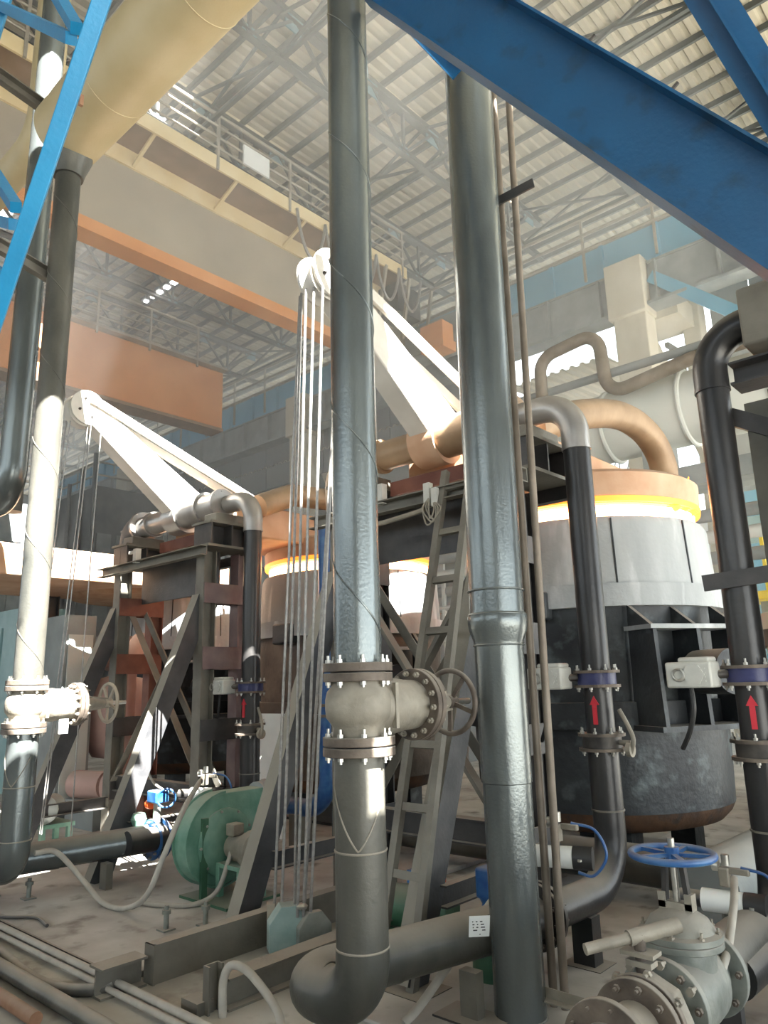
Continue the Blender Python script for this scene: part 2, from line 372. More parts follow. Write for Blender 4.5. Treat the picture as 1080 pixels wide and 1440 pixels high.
# roof: corrugated sheets over purlins over lattice trusses
RZ = 15.7
def sheet_mesh(w, l):
    b = MB(); n = int(w / 0.28); prof = []
    for i in range(n):
        x = -w / 2 + i * w / n; p = w / n
        prof += [(x, 0), (x + p * 0.45, 0), (x + p * 0.58, 0.07), (x + p * 0.87, 0.07)]
    prof.append((w / 2, 0))
    vs = [(x, y, z) for y in (-l / 2, l / 2) for x, z in prof]; m = len(prof)
    b.add(vs, [(i, i + 1, m + i + 1, m + i) for i in range(m - 1)])
    me = bpy.data.meshes.new('roof_sheet'); me.from_pydata(b.v, [], b.f); me.materials.append(M['roof']); return me
roof = bpy.data.objects.new('roof', None); COL.objects.link(roof); roof['kind'] = 'structure'; roof.location = (0, 0, RZ); ORG['roof'] = V((0, 0, RZ))
SW, SL = 3.4, 4.68
sm = sheet_mesh(SW + 0.06, SL + 0.06)
OPEN = {(4, 0), (2, 1), (7, 0), (9, 2), (5, 3)}
for i in range(-16, 1):
    for j in range(-4, 5):
        o = bpy.data.objects.new('roof_sheet', sm); COL.objects.link(o); o.parent = roof
        o.location = (-3.1 + i * SW + SW / 2, 1.9 + j * SL + SL / 2, random.uniform(-0.01, 0.02))
        if j == 1 and i in (-4, -3, -6): o.scale = (1, 0.84, 1); o.location.y += 0.37   # a slot of missing sheet lets the sky show
# plain roof sheet on the daylight side, unseen, added to block the sun, holes cut to aim it: (x, y0, y1, z0, z1) is what each hole lights
LIT = [(-6.02, 2.36, 2.66, 1.12, 4.02), (-6.0, 2.66, 2.98, 1.15, 2.3),  (-3.6, 3.05, 3.46, 2.62, 4.3), (-5.85, 6.5, 7.3, 2.38, 2.93), 
       (-9.6, 6.2, 7.6, 2.62, 2.95), (-9.5, 3.2, 7.0, 2.95, 3.5), (-6.9, 2.4, 2.8, 6.95, 8.1)]
rt_, ct = MB(), 0.1
st_ = math.tan(SUN_EL) / math.cos(SUN_AZ)
X0, Y0, NX, NY = 0.25, -2.0, 88, 80
def lit(X, Y):
    for xt, y0, y1, z0, z1 in LIT:
        d = X - xt
        if z0 < RZ - d * st_ < z1 and y0 < Y - d * math.tan(SUN_AZ) < y1: return True
    for xt, ya, yb in ((-3.43, 3.9, 3.48), (-7.1, 3.0, 3.0)):      # the two jibs and their tie bars
        d = X - xt; z = RZ - d * st_; y = Y - d * math.tan(SUN_AZ)
        if 3.0 < y < 5.0 and not (yb < y < ya) and abs(z - (3.52 + (4.72 - y) * 0.697)) < 0.36: return True
        if 3.3 < y < 5.75 and not (yb < y < ya) and abs(z - (4.57 - (y - 3.34) * 0.344)) < 0.1: return True
    return False
for k in range(NY):
    run = None
    for i in range(NX + 1):
        solid = i < NX and not lit(X0 + (i + 0.5) * ct, Y0 + (k + 0.5) * ct)
        if solid and run is None: run = i
        if not solid and run is not None:
            xa, xb, ya, yb = X0 + run * ct, X0 + i * ct, Y0 + k * ct, Y0 + (k + 1) * ct
            rt_.add([(xa, ya, RZ), (xb, ya, RZ), (xb, yb, RZ), (xa, yb, RZ)], [(0, 1, 2, 3)]); run = None
for ya, yb in ((-16.8, Y0), (Y0 + NY * ct, 25.4)): rt_.add([(X0, ya, RZ), (9.05, ya, RZ), (9.05, yb, RZ), (X0, yb, RZ)], [(0, 1, 2, 3)])
struct(rt_.build('roof_sun_mask', 'roof'))
def shared(bm, name, m):
    me = bpy.data.meshes.new(name); me.from_pydata(bm.v, [], bm.f); me.materials.append(M[m]); return me
def piece(name, me, parent, p):
    o = bpy.data.objects.new(name, me); COL.objects.link(o); o.parent = parent; o.location = V(p) - ORG[parent.name]; return o
pm_ = shared(MB().channel((-58, 0, 0), (0.2, 0, 0), 0.16, 0.07, 0.012, (0, 1, 0)), 'purlin', 'truss')
for k in range(-23, 30):
    y = 1.9 + k * 0.78
    if y < 25: piece('purlin', pm_, roof, (0, y, RZ - 0.12))
Z1, Z0 = RZ - 0.32, RZ - 1.55
web_v = shared(MB().bar((0, 0, Z0 - RZ), (0, 0, Z1 - RZ), 0.07, 0.07, (1, 0, 0)), 'web_member', 'truss')
web_a = shared(MB().bar((0, 0, Z0 - RZ), (0, 1.17, Z1 - RZ), 0.07, 0.07, (1, 0, 0)), 'web_member', 'truss')
web_b = shared(MB().bar((0, 0, Z0 - RZ), (0, -1.17, Z1 - RZ), 0.07, 0.07, (1, 0, 0)), 'web_member', 'truss')
gus_a = shared(MB().box((0, 1.17, Z1 - 0.1 - RZ), (0.03, 0.5, 0.42)), 'gusset', 'gusset')
gus_b = shared(MB().box((0, 0, Z0 + 0.08 - RZ), (0.03, 0.36, 0.26)), 'gusset', 'gusset')
for i in range(-13, 1):
    x = -3.1 + i * SW - 0.0
    if x < -46: continue
    t = thing('roof_truss', 'steel lattice roof truss, %s counted from the blue beam end of the roof' % ORD[-i], 'truss', (x, 8, RZ - 1.6), 'roof trusses')
    z1, z0 = RZ - 0.32, RZ - 1.55
    MB().ibeam((x, -9, z1), (x, 18.6, z1), 0.2, 0.2, 0.015, (1, 0, 0)).build('top_chord', 'truss', t)
    MB().ibeam((x, -9, z0), (x, 18.6, z0), 0.14, 0.16, 0.012, (1, 0, 0)).build('bottom_chord', 'truss', t)
    wb = MB(); gs = MB(); y = -9.0
    while y < 18:
        if i > -9:
            for me in (web_v, web_a, web_b, gus_a, gus_b): piece(me.name.split('.')[0], me, t, (x, y, RZ))
        else:
            wb.bar((x, y, z0), (x, y, z1), 0.07, 0.07, (1, 0, 0))
            wb.bar((x, y, z0), (x, y + 1.17, z1), 0.07, 0.07, (1, 0, 0)); wb.bar((x, y, z0), (x, y - 1.17, z1), 0.07, 0.07, (1, 0, 0))
            gs.box((x, y + 1.17, z1 - 0.1), (0.03, 0.5, 0.42)); gs.box((x, y, z0 + 0.08), (0.03, 0.36, 0.26))
        y += 2.34
    if wb.v: wb.build('web_member', 'truss', t, kind='stuff'); gs.build('gusset', 'gusset', t, kind='stuff')
lb = MB()
for y in (3.48, 8.2, 12.84, 17.5):
    for i in range(-11, 1):
        x = -3.1 + i * SW
        lb.bar((x, y, RZ - 1.5), (x + SW, y, RZ - 0.4), 0.06, 0.06); lb.bar((x, y, RZ - 0.4), (x + SW, y, RZ - 1.5), 0.06, 0.06)
    lb.bar((-44, y, RZ - 1.55), (0.2, y, RZ - 1.55), 0.09, 0.09)
struct(lb.build('trim_4', 'truss'))

# end wall far down the hall, and the lower bay beyond the crane runway
ew = MB()
for i in range(24):
    ew.bbox((-47, -12 + i * 1.4, 0), (-46.9 + (i % 2) * 0.05, -12 + (i + 1) * 1.4 - 0.03, 12.2 if i % 5 else 11.2))
struct(ew.build('wall_left', 'wall_dark'))
bw = MB()
for i in range(30):
    x = -44 + i * 2.0
    bw.bbox((x, 29, 0.0), (x + 1.96, 29.08, 7.0 + (i % 3) * 0.15))
struct(bw.build('wall_back', 'wall'))
# lower bay roof beyond the runway: sheets with open gaps, carried by bowed trusses
lr = bpy.data.objects.new('ceiling', None); COL.objects.link(lr); lr['kind'] = 'structure'; ORG['ceiling'] = V((0, 0, 0))
sm2 = sheet_mesh(3.0, 3.9)
for i in range(-14, 4):
    for j in range(3):
        if (i, j) in {(-4, 0), (-4, 1), (-3, 1), (-5, 1), (-6, 1), (-3, 2), (-2, 0), (-7, 2), (-5, 2)}: continue
        o = bpy.data.objects.new('roof_sheet', sm2); COL.objects.link(o); o.parent = lr
        o.location = (i * 3.04, 19.2 + j * 4, 9.9 + 0.35 * j); o.rotation_euler = (math.atan(0.0875), 0, 0)
for i in range(-7, 1):
    x = i * 3.04 * 2
    t = thing('bay_truss', 'slender lattice truss under the low roof beyond the runway, %s from the left' % ORD[i + 7], 'truss', (x, 23, 8.2), 'low bay trusses')
    b = MB(); b.bar((x, 17.4, 9.6), (x, 29, 10.6), 0.1, 0.12, (1, 0, 0)); b.build('top_chord', 'truss', t)
    pts = [(x, 17.4 + 11.6 * k / 10, 8.6 + 1.5 * math.sin(PI * k / 10) * 0.25) for k in range(11)]
    MB().tube(pts, 0.05, 6).build('bottom_chord', 'truss', t)
    b = MB()
    for k in range(10):
        ya, yb = pts[k][1], pts[k + 1][1]
        b.bar(pts[k], (x, yb, 9.6 + (yb - 17.4) * 0.086), 0.05, 0.05, (1, 0, 0)); b.bar(pts[k + 1], (x, yb, 9.6 + (yb - 17.4) * 0.086), 0.05, 0.05, (1, 0, 0))
    b.build('web_member', 'truss', t, kind='stuff')

# ------------------------------------------------------------------ crane runway, columns, cranes
rw = thing('runway_girder', 'long pale blue crane runway girder with vertical stiffeners and railings on top', 'girder', (-14, 17, 10.5))
MB().bbox((-42, 17.0, 10.6), (4, 17.04, 11.75)).build('web', 'machine', rw)
for i in range(31):
    MB().bbox((-42 + i * 1.5, 17.3, 11.75), (-42 + i * 1.5 + 1.46, 17.34, 12.9)).build('blue_panel', 'runway', rw)
MB().bbox((-42, 16.95, 11.7), (4, 17.4, 11.76)).build('top_flange', 'machine', rw)
MB().bbox((-42, 16.75, 10.5), (4, 17.3, 10.58)).build('bottom_flange', 'machine', rw)
for i in range(30):
    x = -40.5 + i * 1.5
    MB().bbox((x, 16.84, 10.58), (x + 0.05, 17.0, 11.7)).build('stiffener', 'machine', rw); MB().bbox((x + 0.0, 17.2, 11.75), (x + 0.1, 17.3, 12.9)).build('cladding_post', 'runway', rw)
for z in (12.6, 13.05, 13.5):
    MB().tube([(-42, 16.7, z), (4, 16.7, z)], 0.045, 8).build('rail', 'rail', rw)
for i in range(24):
    x = -40 + i * 1.9
    MB().bar((x, 16.7, 11.7), (x, 16.7, 13.5), 0.06, 0.06, (1, 0, 0)).build('railing_post', 'rail', rw)
def lattice_column(x, label):
    c = thing('hall_column', label, 'column', (x, 17, 0))
    MB().bbox((x - 0.42, 16.75, 0), (x + 0.42, 17.35, 10.9)).build('shaft', 'concrete', c, bevel=0.03)
    MB().bbox((x - 0.5, 16.62, 10.35), (x + 0.48, 17.5, 11.85)).build('column_head', 'concrete', c, bevel=0.03)
    MB().bbox((x + 0.7, 18.4, 0), (x + 1.15, 18.9, 11.7)).build('rear_leg', 'concrete', c, bevel=0.03)
    MB().bbox((x - 0.2, 17.3, 10.3), (x + 1.0, 18.6, 10.9)).build('tie_beam', 'concrete', c)
    MB().bar((x + 0.1, 17.4, 10.2), (x + 0.95, 18.5, 6.6), 0.22, 0.22).build('diagonal_brace', 'concrete', c)
    return c
lattice_column(-6.68, 'pale concrete hall column with a block head, standing right of the thick grey pipe')
lattice_column(-19.2, 'pale concrete hall column far off behind the lifting arms')
lattice_column(-31.5, 'pale concrete hall column deepest in the haze on the left')
b = MB().bar((-6.1, 17.0, 11.3), (-3.6, 16.6, 8.9), 0.3, 0.22)
tag(b.build('brace', 'runway'), 'pale blue slanting brace running down from the concrete column head', 'brace')
fp = MB()
for i in range(21): fp.bbox((-44 + i * 1.6, 17.3, 8.9), (-44 + i * 1.6 + 1.57, 17.34, 10.52))
struct(fp.build('trim_5', 'wall_dark'))
# cladding that closes the side bay under the runway on the left
lc = bpy.data.objects.new('wall_side', None); COL.objects.link(lc); lc['kind'] = 'structure'; ORG['wall_side'] = V((0, 0, 0))
for i in range(23):
    x = -44 + i * 1.5
    MB().bbox((x, 19.6 + (i % 2) * 0.05, 0), (x + 1.46, 19.68 + (i % 2) * 0.05, 10.6 if i < 20 else 9.0)).build('panel', 'wall', lc)
# grey wall bays right of the column
gw = thing('cladding_bay', 'grey sheeted wall bay with a pale vertical post, upper right behind the pipe bend', 'cladding', (-2.5, 18.6, 6))
for i in range(7):
    for k in range(3):
        x = -5.4 + i * 1.0
        MB().bbox((x, 18.9, 5.9 + k * 2.0), (x + 0.97, 18.96, 7.86 + k * 2.0)).build('panel', 'wall', gw)
MB().bbox((-3.0, 18.5, 5.5), (-2.7, 18.8, 13)).build('post', 'concrete', gw)
for k in range(7): MB().bbox((-2.6, 18.6, 9 + k * 0.55), (-1.9, 18.85, 9.22 + k * 0.55)).build('slat', 'machine_dark', gw)

def crane_girder(x, y1, label, near):
    """box girder along Y whose end meets the runway"""
    g = thing('crane_girder', label, 'crane', (x, 4, 10.6))
    if near:
        MB().bbox((x - 0.35, -14, 10.9), (x, y1, 12.75)).build('web', 'crane_grey', g)
        MB().bbox((x - 0.42, -14, 10.62), (x + 0.08, y1, 10.9)).build('bottom_flange', 'orange', g)
        MB().bbox((x + 0.0, -14, 12.95), (x + 0.95, y1 - 1, 13.02)).build('walkway_plate', 'brown', g)
        MB().bbox((x + 0.95, -14, 12.86), (x + 1.0, y1 - 1, 13.2)).build('kick_plate', 'cream', g)
        MB().bbox((x - 0.02, -14, 12.55), (x + 0.06, y1, 12.95)).build('side_strip', 'cream', g)
        rx, rz = x + 1.0, 13.1
        for k in range(12):
            y = -10 + k * 2.1
            MB().bar((x + 0.05, y, 12.6), (x + 0.95, y, 12.95), 0.07, 0.07, (0, 1, 0)).build('bracket', 'cream', g)
    else:
        MB().bbox((x - 0.6, -14, 10.15), (x, y1, 12.2)).build('web', 'orange', g, bevel=0.05)
        MB().bbox((x - 0.65, -14, 10.05), (x + 0.05, y1, 10.15)).build('bottom_flange', 'brown', g)
        MB().bbox((x - 0.7, -14, 12.2), (x + 0.25, y1, 12.28)).build('top_flange', 'rail', g)
        rx, rz = x + 0.2, 12.25
    for k in range(13):
        y = y1 - 1.2 - k * (2.1 if near else 1.75)
        MB().bar((rx, y, rz - 0.25), (rx, y, rz + 1.15), 0.06, 0.06, (1, 0, 0)).build('railing_post', 'rail', g)
    for z in (0.3, 0.58, 0.86, 1.15):
        MB().tube([(rx, -14, rz + z), (rx, y1 - 1.1, rz + z)], 0.028 if z < 1.1 else 0.04, 6).build('rail', 'rail', g)
    return g
tr = crane_girder(-13.2, 15.8, 'crane girder with grey web, orange bottom flange and cream railed walkway', True)
crane_girder(-20.0, 14.1, 'faded orange crane girder with a railing on top, behind and below the cream walkway', False)
# trolley gear and festoon loops at the runway end of the near girder
MB().bbox((-14.6, 15.8, 11.0), (-11.2, 16.6, 11.9)).build('carriage_box', 'machine', tr)
MB().bbox((-12.2, 15.3, 10.7), (-11.4, 15.9, 11.5)).build('buffer', 'orange', tr)
MB().bbox((-13.2, 14.6, 11.9), (-12.4, 15.6, 12.8)).build('motor_box', 'machine_dark', tr)
for k in range(3): MB().bar((-12.2, 13.5 + k, 10.9), (-12.2, 13.9 + k, 12.9), 0.08, 0.08).build('strut', 'rail', tr)
for k in range(5):
    y = 10.6 + k * 0.95
    pts = [(-12.15, y + 0.95 * t, 13.0 - 1.15 * math.sin(PI * t) ** 0.7) for t in [i / 12 for i in range(13)]]
    tag(MB().tube(pts, 0.04, 6).build('festoon_cable', 'rope'), 'hanging loop of pale crane supply cable, %s from the left under the walkway' % ORD[k], 'cable', 'festoon cable loops on the crane')
tag(MB().box((-12.17, 9.35, 13.62), (0.05, 0.75, 0.5)).build('notice_board', 'white'), 'small white board fixed to the crane walkway railing', 'sign')
for k in range(6):
    x = -18.7 - k * 0.42
    o = thing('strip_lamp', ['largest and nearest', 'second', 'third', 'fourth', 'fifth', 'farthest and smallest'][k] + ' of six bright lamps in a slanting row under the dark far roof', 'lamp', (x, 11.5, 14.2), 'far roof lamps')
    MB().box((x, 11.5, 14.3), (0.3, 0.26, 0.1)).build('housing', 'machine_dark', o)
    MB().bar((x, 11.5, 14.34), (x, 11.5, RZ), 0.03, 0.03).build('drop_rod', 'truss', o)
    MB().box((x, 11.5, 14.23), (0.2 - 0.018 * k, 0.18 - 0.015 * k, 0.05)).build('lens', 'lamp', o)
# ------------------------------------------------------------------ ladles under preheat
def ladle(x, y, where, hot=True, zb=0.36, low='ladle_low', ang=-0.5):
    t = thing('steel_ladle', where, 'ladle', (x, y, 0.3))
    c = (x, y, 0)
    MB().lathe([(0.02, zb), (0.92, zb), (1.03, zb + 0.03), (1.10, zb + 0.10), (1.135, zb + 0.17)], c, n=56).build('base_shell', 'ladle_rust', t)
    MB().lathe([(1.135, zb + 0.17), (1.16, 1.2), (1.185, 2.2)], c, n=56).build('lower_shell', low, t)
    MB().lathe([(1.16, 1.19), (1.25, 1.19), (1.25, 1.40), (1.165, 1.40)], c, n=56).build('stiffening_ring', low, t)
    MB().lathe([(1.18, 2.17), (1.255, 2.17), (1.255, 2.36), (1.18, 2.36)], c, n=56).build('collar', 'ladle_up', t)
    MB().lathe([(1.195, 2.36), (1.165, 2.90), (1.14, 2.95), (1.0, 2.95), (1.0, 2.5)], c, n=56).build('rim_shell', 'ladle_up', t)
    for k in range(3):
        a = -1.5 + k * 0.62
        MB().bar((x + 1.196 * math.cos(a), y + 1.196 * math.sin(a), 2.36), (x + 1.168 * math.cos(a), y + 1.168 * math.sin(a), 2.93), 0.012, 0.012).build('weld_seam', 'ladle_low', t)
    for a in (ang, ang + PI):                # trunnion boxes: open boxes of plate with a stub shaft
        u = V((math.cos(a), math.sin(a), 0)); w = V((-u.y, u.x, 0)); o = V(c)
        br = MB()
        for q in (-0.42, 0.0, 0.42):
            br.add([o + u * 1.16 + w * q + V((0, 0, 2.18)), o + u * 1.46 + w * q + V((0, 0, 1.98)), o + u * 1.50 + w * q + V((0, 0, 1.22)), o + u * 1.14 + w * q + V((0, 0, 1.18)),
                    o + u * 1.16 + w * (q + 0.035) + V((0, 0, 2.18)), o + u * 1.46 + w * (q + 0.035) + V((0, 0, 1.98)), o + u * 1.50 + w * (q + 0.035) + V((0, 0, 1.22)), o + u * 1.14 + w * (q + 0.035) + V((0, 0, 1.18))],
                   [(0, 1, 2, 3), (7, 6, 5, 4), (0, 4, 5, 1), (1, 5, 6, 2), (2, 6, 7, 3), (3, 7, 4, 0)])
        ob = br.build('trunnion_web', 'ladle_low', t)
        MB().box(o + u * 1.33 + V((0, 0, 1.2)), (0.36, 0.92, 0.04), (u, w, V((0, 0, 1)))).build('trunnion_plate', 'ladle_low', t)
        MB().box(o + u * 1.31 + V((0, 0, 1.98)), (0.34, 0.9, 0.035), (u, w, V((0, 0, 1)))).build('trunnion_plate', 'ladle_up', t)
        MB().box(o + u * 1.33 + V((0, 0, 1.6)), (0.34, 0.45, 0.03), (u, w, V((0, 0, 1)))).build('trunnion_plate', 'ladle_low', t)
        MB().disc(o + u * 1.62 + V((0, 0, 1.62)), u, 0.17, 0.36, 24).build('trunnion_shaft', 'ladle_low', t)
    # patched bracket on the camera-side wall
    MB().box((x + 0.1, y - 1.22, 2.2), (0.34, 0.12, 0.24)).build('lug', 'ladle_low', t, bevel=0.02)
    MB().lathe([(1.0, 2.55), (1.0, 2.949), (1.04, 2.96), (0.99, 2.97), (0.99, 2.56)], c, n=48, close=True).build('lining_lip', 'hot' if hot else 'refractory', t)
    if hot: MB().lathe([(0.9, 2.6), (1.0, 2.95), (1.07, 2.965), (1.08, 3.06), (0.95, 3.085)], c, n=48).build('burner_fire', 'hot', t)
    st = thing('ladle_stand', 'dark floor stand carrying the ' + where.split(' ladle')[0] + ' ladle', 'stand', (x, y, 0))
    for a in (-2.3, -0.9, 0.6, 2.2):
        MB().box((x + 0.72 * math.cos(a), y + 0.72 * math.sin(a), 0.18), (0.22, 0.22, 0.36)).build('leg', 'ladle_low', st)
    MB().bbox((x - 0.9, y - 0.75, 0), (x + 0.9, y + 0.75, 0.04)).build('base_plate', 'frame_dark', st)
    return t

LAD = [(-3.45, 6.8), (-7.0, 7.05), (-10.7, 7.1)]
ladle(*LAD[0], 'big dark ladle with ash grey rim and fiery gap, behind the right-hand riser pipe')
ladle(*LAD[1], 'middle brown ladle with drip-streaked grey rim and orange glow, behind the hanging ropes', low='ladle_brown')
ladle(*LAD[2], 'farthest grey ladle seen between the posts of the far frame', hot=False)

# ------------------------------------------------------------------ lid lifters: trunnion pipe, arm, jib and lid swing as one piece
def lifter(x, ly, label, pm, lx, jm='jib'):
    t = thing('lid_lifter', label, 'lifting arm', (x, 4.54, 3.1))
    J = V((x, 4.54, 3.5))
    MB().tube([(x - 0.78, 4.54, 3.5), (x - 0.05, 4.54, 3.5)], 0.125, 28).build('trunnion_pipe', pm, t)
    MB().tube([(x - 0.02, 4.54, 3.5), (x + 0.5, 4.54, 3.5), (x + 0.54, 4.54, 3.5), (x + 0.76, 4.54, 3.5)], [0.165, 0.165, 0.15, 0.15], 28).build('trunnion_sleeve', pm, t)
    for q, r in ((-0.8, 0.185), (-0.56, 0.15), (0.06, 0.18), (0.50, 0.18), (0.79, 0.165)):
        MB().disc((x + q, 4.54, 3.5), (1, 0, 0), r, 0.04, 30).build('flange', pm, t)
    bolts((x + 0.79, 4.54, 3.5), (1, 0, 0), 0.14, 8, 0.012, 0.03, t)
    MB().tube(fillet([(x - 0.82, 4.54, 3.5), (x - 1.1, 4.54, 3.5), (x - 1.1, 4.62, 3.02)], 0.22, 8), [0.15] + [0.15] * 9 + [0.17], 24).build('end_elbow', 'machine_dark' if pm == 'silver_pipe' else 'brown_pipe', t)
    # jib: tapered box, broad on its sides, from the trunnion up to the sheave head
    a, b = V((x, 4.72, 3.52)), V((x, 3.40, 4.44)); d = (b - a).normalized(); n = d.cross(V((1, 0, 0))).normalized()
    if n.z < 0: n = -n
    h0, h1, w = 0.225, 0.12, 0.1
    MB().add([p + V((s * w, 0, 0)) + n * k * h for p, h in ((a, h0), (b, h1)) for s, k in ((-1, -1), (1, -1), (1, 1), (-1, 1))],
             [(3, 2, 1, 0), (4, 5, 6, 7), (0, 1, 5, 4), (1, 2, 6, 5), (2, 3, 7, 6), (3, 0, 4, 7)]).build('jib', jm, t, bevel=0.012)
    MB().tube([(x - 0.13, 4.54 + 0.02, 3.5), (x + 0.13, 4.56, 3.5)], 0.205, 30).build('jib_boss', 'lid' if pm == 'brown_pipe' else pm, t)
    hd = V((x, 3.34, 4.47))
    for s in (-1, 1):
        MB().disc(hd + V((s * 0.085, 0, 0)), (1, 0, 0), 0.185, 0.02, 32).build('head_plate', jm, t)
        for k in range(4): bolt(hd + V((s * 0.095, 0.1 * math.cos(k * 1.57 + 0.4), 0.1 * math.sin(k * 1.57 + 0.4))), (s, 0, 0), 0.014, 0.03, t, 'flange_dark')
    MB().lathe([(0.05, -0.06), (0.17, -0.06), (0.14, -0.02), (0.14, 0.02), (0.17, 0.06), (0.05, 0.06)], hd - V((0, 0.02, 0.03)), (1, 0, 0), 32).build('sheave', jm, t)
    e = V((x, 5.75, 3.74))
    for s in (-1, 1):
        MB().bar(hd + V((s * 0.11, 0.02, 0.1)), e + V((s * 0.11, 0, 0)), 0.03, 0.09, (1, 0, 0)).build('tie_bar', jm, t)
    # lid arm and lid
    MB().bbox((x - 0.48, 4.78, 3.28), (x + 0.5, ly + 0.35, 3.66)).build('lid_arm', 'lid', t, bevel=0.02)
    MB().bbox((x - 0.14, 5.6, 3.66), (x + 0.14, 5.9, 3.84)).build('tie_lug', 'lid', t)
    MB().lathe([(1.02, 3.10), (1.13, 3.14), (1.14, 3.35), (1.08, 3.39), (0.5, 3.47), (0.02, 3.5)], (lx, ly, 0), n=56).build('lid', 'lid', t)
    MB().lathe([(1.0, 3.08), (1.132, 3.085), (1.138, 3.135), (1.0, 3.14)], (lx, ly, 0), n=56).build('lid_edge', 'hot_edge', t)
    MB().lathe([(0.02, 3.09), (1.02, 3.075), (1.1, 3.08)], (lx, ly, 0), n=48).build('lid_lining', 'hot_orange', t)
    MB().bbox((x - 0.55, 4.62, 3.16), (x + 0.55, 5.2, 3.28)).build('hinge_plate', 'frame_red', t)
    return t
l1 = lifter(-3.53, 6.8, 'near lid lifter with scorched brown trunnion pipe, sunlit jib and glowing lid', 'brown_pipe', -3.45)
MB().tube(spline([(-2.95, 5.1, 3.6), (-2.93, 6.0, 3.95), (-2.9, 6.8, 4.13), (-2.88, 7.4, 4.05), (-2.87, 7.68, 3.75), (-2.9, 7.6, 3.35)], 10), 0.14, 24).build('burner_pipe', 'brown_pipe', l1)
MB().disc((-2.9, 7.6, 3.52), (0, 0, 1), 0.2, 0.04).build('flange', 'brown_pipe', l1)
for k in range(4):                          # flames licking out of the gap under the near lid
    a = -0.2 + k * 0.16; hgt = (0.2, 0.34, 0.26, 0.3)[k]
    u = V((math.cos(a), math.sin(a), 0)); w = V((-u.y, u.x, 0)); c = V((-3.53, 6.8, 3.05)) + u * 1.06
    MB().tube([c, c + u * 0.09 + V((0, 0, hgt * 0.2)), c + u * 0.10 + w * 0.03 + V((0, 0, hgt * 0.6)), c + u * 0.14 + w * 0.07 + V((0, 0, hgt))], [0.05, 0.065, 0.04, 0.003], 12).build('flame', 'flame', l1)
l2 = lifter(-7.2, 7.05, 'far lid lifter with silver trunnion pipe and sunlit white jib', 'silver_pipe', -7.0)
MB().tube(fillet([(-6.62, 5.2, 3.62), (-6.62, 5.7, 3.84), (-6.55, 7.6, 3.95), (-6.62, 7.75, 3.3)], [0.2, 0.34], 10), 0.135, 24).build('burner_pipe', 'brown_pipe', l2)
# lid of the third station, sunlit, parked beyond the far frame
t = thing('parked_lid', 'sun-bleached lid of the last station with a brown underside, behind the left down pipe', 'lid', (-10.7, 5.4, 3.0))
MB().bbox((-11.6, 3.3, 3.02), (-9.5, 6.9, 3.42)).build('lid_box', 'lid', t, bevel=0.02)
MB().lathe([(0.02, 2.97), (1.12, 2.97), (1.2, 3.03)], (-10.7, 6.2, 0), n=40).build('lid_lining', 'refractory', t)
for xx, yy in ((-11.4, 3.6), (-11.4, 5.0)): MB().ibeam((xx, yy, 0), (xx, yy, 3.02), 0.16, 0.16, 0.012, (1, 0, 0)).build('support_post', 'frame_dark', t)

